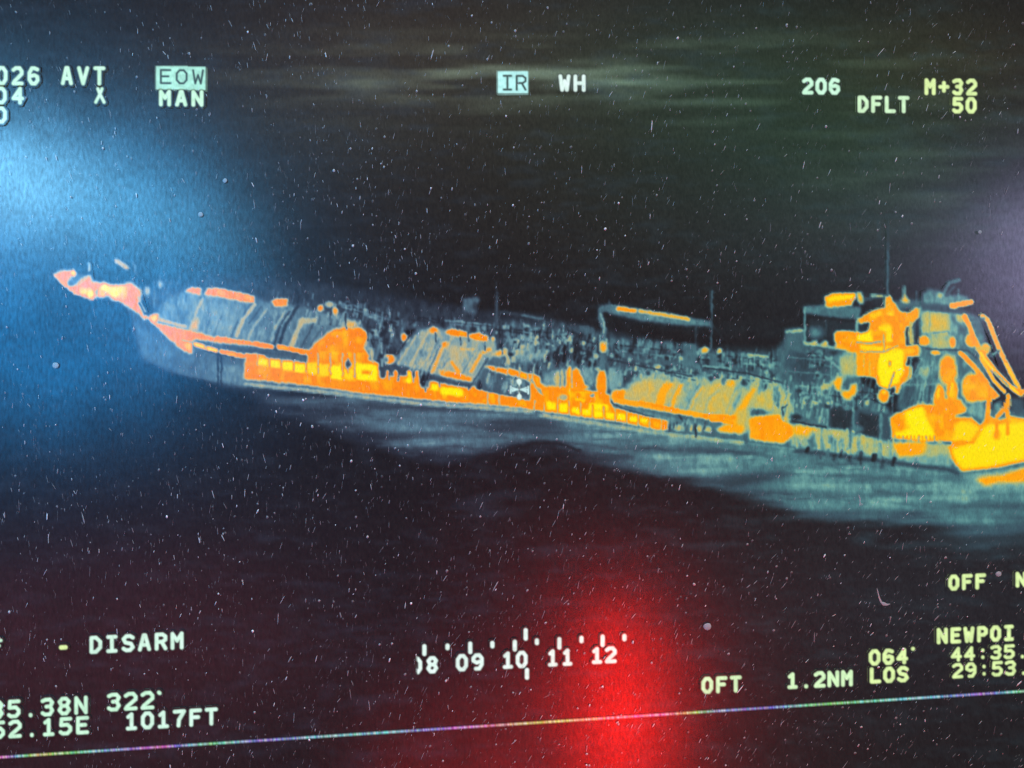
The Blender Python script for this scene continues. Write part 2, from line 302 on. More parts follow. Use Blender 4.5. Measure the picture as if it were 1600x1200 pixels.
# crane
poly([(936, 500), (934, 483), (940, 478), (950, 476), (1000, 484), (1060, 493), (1112, 502), (1113, 511), (1060, 508), (1000, 501), (960, 492), (947, 490), (944, 500)], .40, 1.8, nz=.03)
line([(966, 482), (991, 486)], 7, .80, 1.5); line([(999, 486), (1030, 491), (1060, 496), (1075, 499)], 6, .74, 1.6); line([(955, 477), (1060, 492)], 2, .6, 1.5, op=.7)
line([(939, 484), (938, 500), (944, 515), (940, 540), (940, 572)], 8, .36, 2); line([(938, 490), (944, 503), (943, 520)], 2.5, .56, 1.2); blob(946, 492, 4, 5, .02); blob(942, 543, 5, 8, .76, soft=.5); line([(952, 470), (950, 484)], 2, .36, 1.2)
line([(1112, 455), (1111, 545)], 3.2, .30, 1.4); line([(1070, 465), (1110, 466)], 2, .08, 2); line([(1114, 508), (1130, 530)], 2, .2, 1.4); line([(1088, 510), (1088, 545)], 3, .22, 1.5)
# mast amidships, box, derrick
line([(776, 458), (776, 515)], 4, .26, 1.6); line([(775, 440), (775, 460)], 2.4, .12, 2)
poly([(722, 466), (748, 463), (750, 470), (744, 480), (743, 494), (724, 486)], .36, 1.8); blob(742, 478, 4, 6, .18); line([(738, 490), (738, 500)], 4, .25, 1.6)
line([(782, 488), (818, 492), (850, 498)], 5, .18, 2); line([(816, 493), (848, 499)], 3, .5, 2, op=.7); poly([(798, 512), (803, 498), (808, 512)], .44, 1.6); blob(824, 514, 5, 6, .58, soft=.6)
line([(762, 512), (870, 530)], 3, .13, 1.6)
# deck piping aft of the crane
strokes([(855, 505), (930, 512), (932, 530), (860, 520)], 36, .08, .34, 5, 16, seed=81)
poly([(948, 535), (1060, 545), (1230, 560), (1230, 590), (1080, 590), (960, 570)], .26, 3, nz=.08)
strokes([(950, 525), (1230, 552), (1230, 580), (950, 560)], 110, .1, .46, 4, 13, seed=8, op=.8)
strokes([(950, 560), (1230, 580), (1200, 600), (1050, 590), (960, 585)], 70, .3, .56, 5, 12, seed=9, op=.7)
for x in (957, 980, 1000, 1012, 1027, 1041, 1048): blob(x, 538 + (x - 950) * .03, 4, 7, .42, soft=.7)
box(1067, 536, 1088, 575, .34, 1.8); blob(1101, 547, 7, 5, .74); blob(1124, 549, 4, 5, .74); blob(1125, 556, 4, 4, .1); blob(1027, 575, 8, 5, .76, soft=.5); blob(1050, 580, 8, 4, .6, soft=.6)
line([(965, 552), (1000, 563), (1060, 568)], 7, .30, 2.4)
line([(1168, 554), (1200, 558)], 4, .58, 1.8); blob(1205, 570, 5, 6, .55, soft=.7); blob(1222, 563, 6, 8, .48, soft=.7)
poly([(1115, 492), (1224, 492), (1224, 548), (1180, 548), (1130, 545), (1116, 520)], .02, 5, op=.6)
# tank 3
T3 = [(954, 620), (975, 606), (990, 590), (1012, 581), (1060, 582), (1110, 586), (1170, 588), (1215, 596), (1236, 612), (1240, 640), (1232, 665), (1170, 668), (1145, 662), (1050, 645), (975, 632)]
poly(T3, .52, 3, nz=.05)
line([(1000, 580), (1075, 586)], 4, .5, 2); line([(1020, 574), (1024, 590)], 2, .25, 1); line([(1040, 584), (1085, 594)], 2.4, .24, 1.2)
poly([(978, 612), (996, 596), (1012, 592), (1046, 595), (1068, 599), (1060, 632), (1020, 634), (978, 624)], .68, 1.6, nz=.01)
line([(1044, 600), (1036, 612), (1030, 632)], 13, .76, 2); line([(1064, 602), (1055, 618), (1050, 636)], 6, .75, 1.6); line([(1057, 602), (1044, 634)], 2, .56, 1.1)
poly([(1098, 602), (1118, 600), (1145, 592), (1152, 612), (1138, 648), (1082, 642)], .685, 1.8, nz=.015)
line([(1098, 603), (1084, 625), (1076, 645)], 3, .74, 1.3); line([(1092, 600), (1078, 624), (1070, 642)], 2.4, .42, 1.2); line([(1122, 610), (1106, 625), (1100, 648)], 2.2, .52, 1.2); line([(1113, 622), (1108, 648)], 2.4, .72, 1.3)
blob(1142, 598, 6, 6, .76, soft=.5); line([(1150, 605), (1134, 645)], 2.4, .5, 1.2)
poly([(1168, 612), (1178, 602), (1187, 600), (1178, 618), (1158, 655), (1150, 668), (1144, 668), (1140, 652)], .76, 1.8); line([(1158, 612), (1146, 640)], 2, .45, 1.2)
poly([(1174, 615), (1200, 610), (1228, 618), (1232, 630), (1220, 645), (1198, 640), (1172, 635)], .68, 2.4, nz=.04); blob(1222, 625, 9, 9, .72, soft=.6); line([(1182, 598), (1188, 604)], 4, .72, 1.6)
strokes([(1160, 590), (1240, 600), (1250, 640), (1230, 650), (1180, 600)], 60, .38, .62, 8, 22, seed=10, op=.6)
poly([(1172, 640), (1190, 640), (1200, 644), (1198, 650), (1172, 652)], .28, 2, nz=.1)
blob(962, 618, 8, 9, .78, soft=.3); poly([(954, 618), (966, 609), (977, 608), (976, 624), (960, 630)], .80, 1.6); blob(970, 620, 4, 6, .86, soft=.5)
line([(962, 626), (1000, 632), (1050, 641), (1100, 650), (1150, 658)], 9, .77, 1.8); line([(1000, 629), (1060, 640)], 4, .84, 1.6); line([(1100, 650), (1146, 652)], 7, .84, 1.8); line([(1110, 656), (1144, 661)], 4, .93, 1.5)
poly([(1150, 640), (1168, 640), (1166, 676), (1150, 674)], .70, 2.5)
line([(960, 634), (1010, 647), (1060, 658), (1100, 664)], 7, .40, 1.8); line([(956, 630), (980, 641), (1020, 652)], 1.6, .15, 1); line([(1060, 648), (1070, 662)], 3, .16, 1.3)
for x in (1058, 1064, 1082, 1092, 1106): blob(x, 668 + (x - 1058) * .05, 5, 5, .70 if x != 1082 else .84, soft=.5)
line([(1086, 664), (1087, 682)], 3, .05, 1.2); strokes([(1040, 655), (1110, 660), (1110, 675), (1040, 670)], 26, .2, .5, 4, 12, seed=14)
poly([(1118, 670), (1132, 662), (1150, 662), (1162, 668), (1160, 678), (1140, 677), (1122, 675)], .78, 1.8)
# pipe runs, posts, valves and hatches along the deck
def gear(x0, x1, top, h, seed, nb, hl=.08, hh=.56):
    r = random.Random(seed); f = lambda x: np.interp(x, *zip(*top))
    for k in range(2):                       # long pipe runs parallel to the deck
        o_ = h * (.18 + .3 * k); a = x0 + r.uniform(0, 12)
        while a < x1:
            b = min(x1, a + r.uniform(18, 60))
            line([(a, f(a) + o_), (b, f(b) + o_)], r.uniform(1.4, 3), r.choice((.08, .10, .42, .5)), .9, op=.85); a = b + r.uniform(0, 9)
    x = x0
    while x < x1:                            # posts at uneven spacing
        L = h * r.uniform(.3, .95); o_ = r.uniform(-4, h * .3)
        line([(x, f(x) + o_), (x + r.uniform(-1, .5), f(x) + o_ + L)], r.uniform(1.2, 2.6), r.choice((.08, .12, .44, .5)), .9, op=.9); x += r.uniform(5, 13)
    for k in range(nb):                      # valves, winches, boxes
        x = r.uniform(x0, x1); y = f(x) + r.uniform(0, h); hv = r.choice((r.uniform(hl, .15), r.uniform(.4, hh), r.uniform(.4, hh)))
        if r.random() < .5: blob(x, y, r.uniform(2, 5), r.uniform(2, 5), hv, soft=.4)
        else: box(x, y, x + r.uniform(3, 9), y + r.uniform(3, 8), hv, 1.0)
    for k in range(nb // 5):
        x = r.uniform(x0, x1); y = f(x) + r.uniform(0, h * .6); line([(x, y), (x + r.uniform(-14, 14), y + r.uniform(6, 14))], r.uniform(1, 2), r.choice((.1, .46)), .9)
gear(530, 620, [(530, 470), (560, 476), (620, 494)], 18, 101, 12)
gear(575, 612, [(575, 500), (612, 510)], 58, 102, 14)
gear(640, 770, [(640, 492), (770, 505)], 16, 103, 14, hh=.46)
gear(780, 935, [(780, 505), (870, 512), (935, 530)], 50, 104, 50, hh=.62)
gear(950, 1232, [(950, 532), (1100, 548), (1232, 560)], 30, 105, 46)
gear(985, 1235, [(985, 572), (1235, 594)], 12, 106, 22, hl=.2)
strokes([(800, 518), (850, 520), (860, 560), (800, 560)], 26, .5, .64, 4, 10, seed=141, w1=3.5); strokes([(860, 518), (895, 522), (895, 548), (865, 540)], 18, .55, .66, 4, 8, seed=142, w1=3)
strokes([(985, 572), (1230, 592), (1236, 606), (1070, 598), (985, 590)], 60, .44, .6, 5, 12, seed=143, w1=4)
strokes([(640, 575), (650, 545), (670, 530), (760, 545), (740, 585)], 60, .46, .66, 8, 22, w0=1, w1=2.4, slant=-.45, seed=144, op=.5)
line([(950, 562), (1040, 580), (1080, 588)], 2, .14, .9); line([(1100, 574), (1170, 584), (1235, 602)], 2.4, .13, .9); line([(1098, 572), (1140, 575)], 3, .5, 1.2)
for q in ((1067, 536, 1088, 572, .36), (1108, 552, 1120, 572, .34), (905, 508, 928, 520, .30)): box(*q, 1.2)
blob(942, 543, 5, 8, .77, soft=.5); line([(942, 555), (941, 575)], 8, .36, 1.6)

# deckhouse, aft
poly([(1215, 545), (1225, 530), (1258, 536), (1340, 548), (1345, 600), (1390, 640), (1395, 690), (1300, 675), (1240, 660), (1236, 610), (1212, 592)], .33, 3, nz=.07)
poly([(1228, 545), (1290, 548), (1300, 560), (1290, 590), (1260, 602), (1235, 590)], .22, 6, nz=.04)
strokes([(1215, 590), (1300, 585), (1390, 600), (1390, 640), (1300, 640), (1240, 640)], 120, .28, .56, 5, 14, seed=15, op=.75)
strokes([(1235, 600), (1300, 600), (1296, 660), (1240, 650)], 50, .3, .62, 6, 14, seed=16, op=.7)
poly([(1225, 514), (1250, 511), (1258, 518), (1258, 552), (1225, 545)], .32, 2); line([(1228, 519), (1252, 516)], 5, .56, 2)
poly([(1253, 478), (1290, 476), (1345, 480), (1342, 500), (1300, 496), (1256, 490)], .37, 2, nz=.04)
poly([(1262, 497), (1300, 500), (1352, 506), (1352, 518), (1340, 530), (1262, 530)], .10, 2); blob(1274, 520, 11, 9, .38, soft=.6); line([(1290, 500), (1290, 526)], 2, .2, 1.2)
line([(1257, 480), (1257, 535)], 4, .44, 1.2); line([(1338, 503), (1338, 524)], 4, .50, 1.2); line([(1256, 535), (1310, 545)], 5, .50, 2); blob(1272, 536, 5, 4, .70, soft=.5); blob(1288, 537, 5, 5, .72, soft=.5); blob(1261, 537, 5, 3, .62, soft=.5)
line([(1280, 550), (1310, 575)], 4, .46, 2); poly([(1310, 556), (1336, 550), (1338, 590), (1314, 582)], .56, 3, nz=.06); blob(1322, 575, 9, 12, .66, soft=.8); poly([(1290, 550), (1310, 548), (1304, 556)], .12, 1.6)
# dark deck openings
poly([(1292, 632), (1395, 648), (1392, 690), (1292, 672)], .24, 2); poly([(1297, 638), (1330, 642), (1330, 672), (1297, 668)], .13, 1.6, nz=.03); poly([(1342, 645), (1372, 650), (1371, 684), (1340, 678)], .12, 1.6, nz=.03)
line([(1333, 636), (1333, 676)], 4, .40, 1.4); line([(1376, 648), (1375, 684)], 5, .40, 1.6); line([(1300, 634), (1332, 638)], 4, .36, 1.6); blob(1338, 670, 9, 5, .40, soft=.6); line([(1293, 640), (1291, 672)], 4, .42, 1.6)
gear(1258, 1300, [(1258, 545), (1300, 552)], 44, 107, 12, hl=.1, hh=.45)
gear(1240, 1395, [(1240, 596), (1395, 612)], 34, 108, 24, hl=.16, hh=.62)
for yy in (558, 580): line([(1232, yy), (1300, yy + 6)], 1.6, .42, 1)
# hot locker and hull side strip
poly([(1226, 668), (1300, 672), (1400, 692), (1484, 690), (1486, 728), (1400, 718), (1330, 709), (1236, 697)], .54, 2.5)
strokes([(1240, 672), (1300, 676), (1400, 694), (1400, 712), (1320, 704), (1240, 694)], 120, .40, .66, 10, 26, w1=6, slant=.02, seed=17, op=.7)
poly([(1236, 664), (1262, 664), (1276, 668), (1284, 674), (1268, 676), (1262, 682), (1240, 680)], .76, 2.5); blob(1308, 677, 14, 6, .69, soft=.6, rot=10); blob(1352, 688, 14, 5, .66, soft=.7, rot=12); blob(1362, 700, 10, 6, .62, soft=.9)
poly([(1169, 655), (1180, 650), (1218, 647), (1223, 657), (1238, 664), (1240, 680), (1232, 688), (1222, 693), (1200, 691), (1170, 686)], .815, 1.6); line([(1222, 636), (1223, 656)], 2, .12, 1); line([(1222, 638), (1230, 632)], 2, .12, 1)
blob(1230, 653, 8, 4, .72, soft=.6); blob(1243, 652, 9, 4, .1, soft=.5); line([(1236, 658), (1290, 668)], 3, .12, 1.4)
line([(1240, 704), (1330, 714), (1400, 724), (1480, 734), (1500, 740)], 6, .14, 4, op=.75); strokes([(1235, 698), (1330, 708), (1400, 718), (1400, 730), (1330, 722), (1235, 708)], 26, .05, .3, 5, 12, w1=6, seed=77); line([(1170, 693), (1240, 702)], 4, .42, 2)
# hot bridge front and funnel
poly([(1286, 464), (1300, 458), (1334, 457), (1336, 466), (1330, 478), (1290, 480)], .86, 1.5); poly([(1290, 466), (1305, 461), (1334, 459), (1333, 467), (1308, 470), (1294, 472)], .98, 1.5)
poly([(1336, 456), (1346, 456), (1350, 474), (1342, 476), (1338, 466)], .76, 2); line([(1350, 468), (1385, 462)], 5, .34, 3, op=.8); line([(1362, 462), (1378, 462)], 5, .56, 2); blob(1372, 473, 9, 6, .06, soft=.5)
poly([(1395, 470), (1440, 468), (1440, 480), (1400, 486)], .32, 2.5); line([(1413, 448), (1413, 462)], 4, .46, 1.6); poly([(1407, 472), (1412, 458), (1422, 470), (1420, 474)], .76, 1.6); line([(1432, 455), (1432, 475)], 2, .36, 1.6)
poly([(1338, 500), (1350, 492), (1365, 484), (1382, 480), (1382, 464), (1388, 460), (1398, 474), (1406, 486), (1420, 488), (1430, 480), (1439, 481), (1436, 496), (1424, 508), (1414, 512), (1415, 540), (1434, 538), (1441, 550), (1440, 557), (1416, 558), (1415, 572), (1424, 570), (1424, 592), (1412, 598), (1404, 616), (1396, 616), (1400, 590), (1388, 607), (1372, 605), (1366, 590), (1338, 588), (1337, 552), (1306, 544), (1304, 530), (1306, 518), (1338, 518), (1354, 520), (1358, 504), (1342, 506)], .86, 1.4)
poly([(1338, 553), (1370, 552), (1370, 586), (1338, 584)], .80, 1.6)
for x in (1349, 1358): line([(x, 554), (x, 588)], 1.8, .70, 1)
for q, h in [([(1337, 524), (1360, 516), (1364, 534), (1338, 533)], 1.0), ([(1356, 490), (1376, 486), (1378, 494), (1362, 496)], .95), ([(1384, 488), (1396, 486), (1396, 494), (1386, 494)], .97), ([(1370, 509), (1392, 508), (1394, 536), (1384, 536), (1382, 518), (1372, 516)], .98),
             ([(1342, 538), (1395, 541), (1408, 546), (1394, 552), (1345, 548)], .97), ([(1372, 552), (1412, 545), (1412, 580), (1402, 600), (1388, 608), (1374, 602), (1370, 580)], 1.0), ([(1412, 545), (1430, 545), (1430, 552), (1412, 553)], .93)]:
    poly(q, h, 1.6)
blob(1389, 568, 2, 4, .6); line([(1338, 535), (1360, 536), (1376, 534)], 1.6, .25, .8); line([(1344, 550), (1380, 550), (1402, 540)], 1.5, .4, .8); line([(1380, 522), (1380, 548)], 1.5, .45, .8)
line([(1396, 582), (1387, 608)], 2, .3, 1); line([(1370, 606), (1388, 609)], 2, .2, 1); blob(1380, 620, 9, 10, .86, soft=.3); blob(1380, 612, 6, 4, .96, soft=.6)
poly([(1303, 521), (1312, 517), (1338, 520), (1337, 533), (1312, 538), (1303, 534)], .85, 1.4); poly([(1303, 538), (1318, 537), (1320, 545), (1304, 544)], .8, 1.5); blob(1328, 541, 8, 4, .85, soft=.4)
poly([(1280, 604), (1295, 597), (1300, 602), (1286, 610)], .70, 2.4); poly([(1300, 598), (1310, 588), (1316, 590), (1314, 612), (1306, 610)], .78, 1.8); poly([(1330, 600), (1338, 598), (1339, 612), (1328, 625), (1316, 622), (1314, 612), (1326, 610)], .79, 1.8)
# accommodation block
poly([(1436, 476), (1500, 484), (1532, 496), (1540, 530), (1540, 640), (1480, 640), (1400, 640), (1404, 610), (1424, 590), (1436, 556)], .38, 3, nz=.08)
poly([(1440, 484), (1484, 488), (1484, 525), (1440, 520)], .68, 3, nz=.03); blob(1460, 505, 8, 12, .73, soft=.8); blob(1470, 536, 14, 10, .69, soft=.8); line([(1450, 522), (1480, 518), (1488, 532)], 3, .42, 1.6); line([(1452, 482), (1452, 540)], 1.8, .52, 1); line([(1484, 486), (1485, 540)], 1.8, .5, 1)
poly([(1492, 490), (1508, 492), (1510, 503), (1496, 504)], .70, 2.5); line([(1422, 505), (1424, 535)], 7, .68, 2.4); line([(1430, 505), (1428, 535)], 3, .3, 1.5)
poly([(1440, 474), (1500, 482), (1512, 488), (1510, 492), (1440, 484)], .22, 2, nz=.03)
poly([(1440, 474), (1440, 458), (1450, 452), (1470, 454), (1478, 460), (1500, 460), (1514, 464), (1512, 474), (1480, 478)], .44, 2.4, nz=.04); line([(1474, 458), (1482, 442), (1498, 437)], 6, .36, 2.2); line([(1478, 462), (1490, 448)], 4, .24, 2); line([(1498, 452), (1494, 466)], 2.4, .46, 1.5); blob(1468, 462, 4, 4, .62, soft=.7)
line([(1486, 478), (1500, 476), (1516, 472)], 9, .84, 1.5)
strokes([(1424, 560), (1470, 560), (1466, 635), (1404, 636)], 70, .2, .55, 8, 26, seed=18, op=.6); line([(1408, 602), (1470, 600)], 4, .45, 2); poly([(1412, 604), (1430, 604), (1426, 636), (1404, 632)], .22, 3, op=.7); line([(1440, 560), (1420, 600)], 2, .5, 1.2); blob(1445, 582, 7, 12, .58, soft=.8)
for (x, y, rx, ry, h) in [(1443, 533, 8, 8, .85), (1488, 535, 5, 9, .82), (1461, 551, 7, 4, .78), (1480, 578, 14, 24, .86), (1517, 532, 9, 10, .87), (1467, 617, 8, 16, .86), (1487, 612, 9, 18, .87), (1515, 606, 13, 22, .87), (1540, 545, 8, 9, .78)]:
    blob(x, y, rx, ry, h, soft=.22)
line([(1466, 608), (1464, 624)], 4, .96, 1.8); line([(1487, 600), (1485, 618)], 6, .95, 1.8); poly([(1456, 622), (1500, 624), (1508, 640), (1460, 640)], .86, 2)
line([(1446, 545), (1512, 548), (1525, 560)], 3, .22, 1.6)
# davit diagonals
line([(1534, 494), (1542, 500), (1560, 545), (1578, 582), (1590, 605)], 8, .80, 1.5); line([(1570, 568), (1582, 588), (1593, 612)], 5, .95, 1.6)
line([(1506, 494), (1512, 506), (1520, 528), (1532, 550), (1552, 578), (1575, 602), (1594, 616)], 8, .84, 1.4); line([(1526, 545), (1545, 572), (1570, 598), (1590, 615)], 5, .97, 1.6)
line([(1500, 552), (1520, 572), (1536, 592), (1556, 618)], 8, .84, 1.4); line([(1520, 588), (1542, 612), (1552, 622)], 5, .94, 1.6); line([(1532, 560), (1552, 595), (1568, 612)], 6, .93, 1.6)
poly([(1505, 596), (1530, 580), (1550, 608), (1560, 618), (1546, 625), (1520, 628), (1508, 622)], .87, 1.8); line([(1526, 545), (1544, 545)], 7, .72, 2.2)
for a, b in [((1540, 585), (1550, 600)), ((1552, 580), (1575, 603)), ((1566, 583), (1588, 606)), ((1545, 600), (1560, 616))]: line([a, b], 1.8, .3, 1)
line([(1551, 560), (1560, 548)], 3, .2, 1.8); line([(1548, 556), (1556, 550)], 3, .55, 1.5); line([(1516, 500), (1536, 498)], 4, .3, 2.4)
line([(1595, 612), (1620, 612), (1640, 640)], 8, .8, 2)
poly([(1508, 636), (1530, 628), (1540, 640), (1536, 660), (1524, 650), (1510, 646)], .48, 2); poly([(1552, 632), (1565, 624), (1566, 642), (1552, 646)], .42, 2); poly([(1576, 620), (1600, 622), (1602, 646), (1582, 650)], .25, 3)
line([(1546, 616), (1542, 655)], 8, .86, 1.5); line([(1574, 618), (1576, 632), (1558, 650)], 7, .88, 1.5); line([(1572, 632), (1576, 668)], 7, .86, 1.5)
# big hot mass and stern
poly([(1390, 652), (1408, 642), (1435, 632), (1452, 632), (1470, 636), (1508, 636), (1508, 644), (1488, 650), (1500, 652), (1518, 652), (1530, 665), (1545, 650), (1560, 656), (1580, 650), (1600, 654), (1640, 650), (1700, 655), (1700, 706), (1640, 716), (1600, 722), (1560, 731), (1502, 736), (1490, 724), (1480, 700), (1486, 692), (1450, 690), (1392, 684)], .87, 1.5)
poly([(1484, 700), (1520, 692), (1540, 662), (1560, 662), (1620, 655), (1700, 660), (1700, 702), (1600, 719), (1545, 730), (1503, 734), (1492, 720)], .985, 2.5)
poly([(1414, 642), (1440, 634), (1448, 648), (1456, 670), (1462, 684), (1440, 690), (1400, 684), (1394, 678), (1420, 668), (1412, 655)], 1.0, 2.2); poly([(1490, 666), (1500, 656), (1520, 660), (1530, 670), (1516, 690), (1476, 688), (1488, 682)], .97, 2.4)
poly([(1393, 652), (1410, 646), (1414, 658), (1410, 666), (1392, 670)], .86, 2); poly([(1444, 646), (1478, 648), (1480, 676), (1466, 680), (1454, 664)], .87, 2); blob(1556, 680, 5, 6, .88, soft=.7)
for x in range(1398, 1462, 6): line([(x, 681), (x + 1, 692)], 1.5, .3 if x % 4 else .75, .9)
line([(1450, 692), (1484, 692)], 5, .34, 1.6); blob(1468, 690, 4, 3, .6); line([(1486, 692), (1520, 691)], 2, .8, 1)
poly([(1394, 691), (1448, 691), (1448, 704), (1436, 712), (1404, 714), (1397, 704)], .79, 2); blob(1462, 702, 16, 8, .62, soft=.6); poly([(1404, 716), (1478, 712), (1482, 726), (1420, 722)], .48, 2.5)
for x in (1556, 1573): line([(x, 655), (x, 678)], 5, .88, 1.6)
line([(1502, 741), (1560, 733), (1640, 716)], 5, .34, 3)
poly([(1500, 745), (1560, 738), (1620, 726), (1700, 712), (1700, 760), (1600, 764), (1540, 762)], .5, 6)
poly([(1524, 750), (1536, 744), (1566, 742), (1600, 730), (1700, 714), (1700, 748), (1600, 754), (1560, 754), (1540, 760)], .80, 2.4)
# signal mast
line([(1387, 382), (1386, 462)], 4, .30, 2.2); line([(1387, 345), (1387, 390)], 3, .14, 2.5); line([(1372, 345), (1374, 372)], 4, .12, 4)
# boot topping lines
for x, y0_, y1_ in ((341, 555, 605), (346, 556, 600)): line([(x, y0_), (x, y1_)], 2.4, .10, 1.2)
line([(320, 548), (365, 558)], 2, .15, 1.4)

# tiny camera-sensor structure inside the hot and warm zones
heat += np.clip((heat - .2) / .2, 0, 1) * np.clip((.74 - heat) / .1, 0, 1) * (.10 * noise(H, W, 3.2, 8, 21) + .07 * noise(H, W, 8, 14, 22))
heat += np.clip((heat - .78) / .05, 0, 1) * np.clip((.95 - heat) / .05, 0, 1) * .12 * noise(H, W, 7, 12, 23)
# the low-resolution sensor frays every outline by a pixel or so
iy, ix = np.mgrid[0:H, 0:W].astype(np.float32)
wx = 3.0 * noise(H, W, 5, 7, 41) + 2.2 * noise(H, W, 2.6, 4, 42); wy = 2.6 * noise(H, W, 7, 5, 43) + 2.6 * noise(H, W, 2.4, 5, 44)
calm = np.where(ix + OX > 1495, .45, .85); wx *= calm; wy *= calm
sx_ = np.clip(np.rint(ix + wx), 0, W - 1).astype(int); sy_ = np.clip(np.rint(iy + wy), 0, H - 1).astype(int)
warped = blur(heat[sy_, sx_], .6, .6)
heat = blur(.7 * warped + .3 * heat, .6, .7)
heat = np.clip(heat + .06 * np.clip((heat - .39) / .09, 0, 1) * np.clip((.66 - heat) / .08, 0, 1), 0, 1)

# ---- palette of the thermal camera
HK = [0, .12, .25, .40, .55, .64, .70, .76, .85, .93, 1.0]
PL = [(25, 22, 24), (36, 40, 52), (58, 71, 88), (86, 118, 138), (124, 158, 168), (178, 178, 148), (222, 178, 100), (255, 158, 30), (255, 134, 0), (255, 185, 0), (255, 240, 0)]
PR = [(27, 27, 28), (37, 47, 52), (55, 80, 92), (76, 124, 130), (110, 166, 160), (168, 182, 122), (208, 184, 78), (255, 176, 10), (255, 148, 0), (255, 190, 0), (255, 236, 0)]
t = np.clip((gx - 700) / 500, 0, 1)[..., None]
def pal(Pt): return np.stack([np.interp(heat, HK, [c[k] for c in Pt]) for k in range(3)], -1).astype(np.float32)
col = pal(PL) * (1 - t) + pal(PR) * t
dark = np.clip(1 - heat / .3, 0, 1)
def tint(g, c): 
    global col
    col += (g * dark)[..., None] * np.array(c, np.float32)
tint(STREAK, (58, 74, 66))
tint(G(1180, 150, 360, 190), (0, 15, 7)); tint(G(1350, 230, 170, 120), (2, 6, 0)); tint(G(650, 60, 500, 160), (22, 18, 12)); tint(G(1500, 90, 260, 110), (14, 8, 0))
tint(G(1500, 350, 420, 140), (14, 20, 24)); tint(G(850, 1000, 900, 200), (2, 2, 4)); tint(G(700, 300, 500, 200), (10, 8, 2)); tint(G(1500, 900, 350, 200), (8, 8, 10)); tint(G(500, 200, 200, 90), (6, 10, 12))
col += (dark * 9 * noise(H, W, 2.2, 5, 31))[..., None]

# ---------------------------------------------------------------- writing shown on the screen
FONT = {
 '0': [[(.3, 0), (.7, 0), (1, .25), (1, .75), (.7, 1), (.3, 1), (0, .75), (0, .25), (.3, 0)]],
 '1': [[(.15, .18), (.5, 0), (.5, 1)], [(.1, 1), (.9, 1)]],
 '2': [[(0, .12), (.3, 0), (.75, 0), (1, .2), (1, .38), (.15, .85), (0, 1), (1, 1)]],
 '3': [[(0, .08), (.3, 0), (.75, 0), (1, .2), (.8, .46), (.4, .47)], [(.8, .5), (1, .75), (.75, 1), (.25, 1), (0, .9)]],
 '4': [[(.75, 1), (.75, 0), (0, .7), (1, .7)]],
 '5': [[(1, 0), (.1, 0), (.05, .42), (.7, .4), (1, .6), (1, .8), (.7, 1), (.2, 1), (0, .9)]],
 '6': [[(.95, .08), (.6, 0), (.3, 0), (0, .3), (0, .75), (.3, 1), (.7, 1), (1, .78), (.95, .55), (.6, .45), (.1, .52)]],
 '7': [[(0, 0), (1, 0), (.45, .6), (.4, 1)]],
 '8': [[(.3, 0), (.7, 0), (.98, .2), (.75, .48), (.25, .48), (.02, .2), (.3, 0)], [(.25, .48), (0, .76), (.3, 1), (.7, 1), (1, .76), (.75, .48)]],
 '9': [[(.9, .45), (.4, .55), (0, .4), (0, .2), (.3, 0), (.7, 0), (1, .25), (1, .7), (.7, 1), (.3, 1)]],
 'A': [[(0, 1), (.42, 0), (.58, 0), (1, 1)], [(.25, .68), (.75, .68)]], 'D': [[(.05, 0), (.05, 1), (.55, 1), (1, .7), (1, .3), (.55, 0), (.05, 0)]],
 'E': [[(1, 0), (.05, 0), (.05, 1), (1, 1)], [(.05, .48), (.8, .48)]], 'F': [[(1, 0), (.05, 0), (.05, 1)], [(.05, .48), (.8, .48)]],
 'H': [[(0, 0), (0, 1)], [(1, 0), (1, 1)], [(0, .5), (1, .5)]], 'I': [[(.1, 0), (.9, 0)], [(.5, 0), (.5, 1)], [(.1, 1), (.9, 1)]],
 'L': [[(.05, 0), (.05, 1), (1, 1)]], 'M': [[(0, 1), (0, 0), (.5, .5), (1, 0), (1, 1)]], 'N': [[(0, 1), (0, 0), (1, 1), (1, 0)]],
 'O': [[(.3, 0), (.7, 0), (1, .25), (1, .75), (.7, 1), (.3, 1), (0, .75), (0, .25), (.3, 0)]], 'P': [[(.05, 1), (.05, 0), (.7, 0), (1, .15), (1, .4), (.7, .55), (.05, .55)]],
 'R': [[(.05, 1), (.05, 0), (.7, 0), (1, .15), (1, .38), (.7, .52), (.05, .52)], [(.6, .52), (1, 1)]],
 'S': [[(1, .12), (.7, 0), (.3, 0), (0, .2), (.2, .45), (.8, .55), (1, .8), (.7, 1), (.3, 1), (0, .88)]], 'T': [[(0, 0), (1, 0)], [(.5, 0), (.5, 1)]],
 'V': [[(0, 0), (.5, 1), (1, 0)]], 'W': [[(0, 0), (.22, 1), (.5, .35), (.78, 1), (1, 0)]], 'X': [[(.25, 0), (.5, .4), (1, 1)], [(.75, 0), (.5, .4), (0, 1)]],
 '+': [[(.5, .2), (.5, .8)], [(0, .5), (1, .5)]], '-': [[(.1, .5), (.7, .5)]], '.': [[(.5, .97), (.5, 1)]], ':': [[(.5, .25), (.5, .28)], [(.5, .85), (.5, .88)]],
}
MINT = (205, 255, 222); LIME = (222, 248, 170); WHITE = (226, 252, 244); INK = (40, 48, 52)
readouts = []
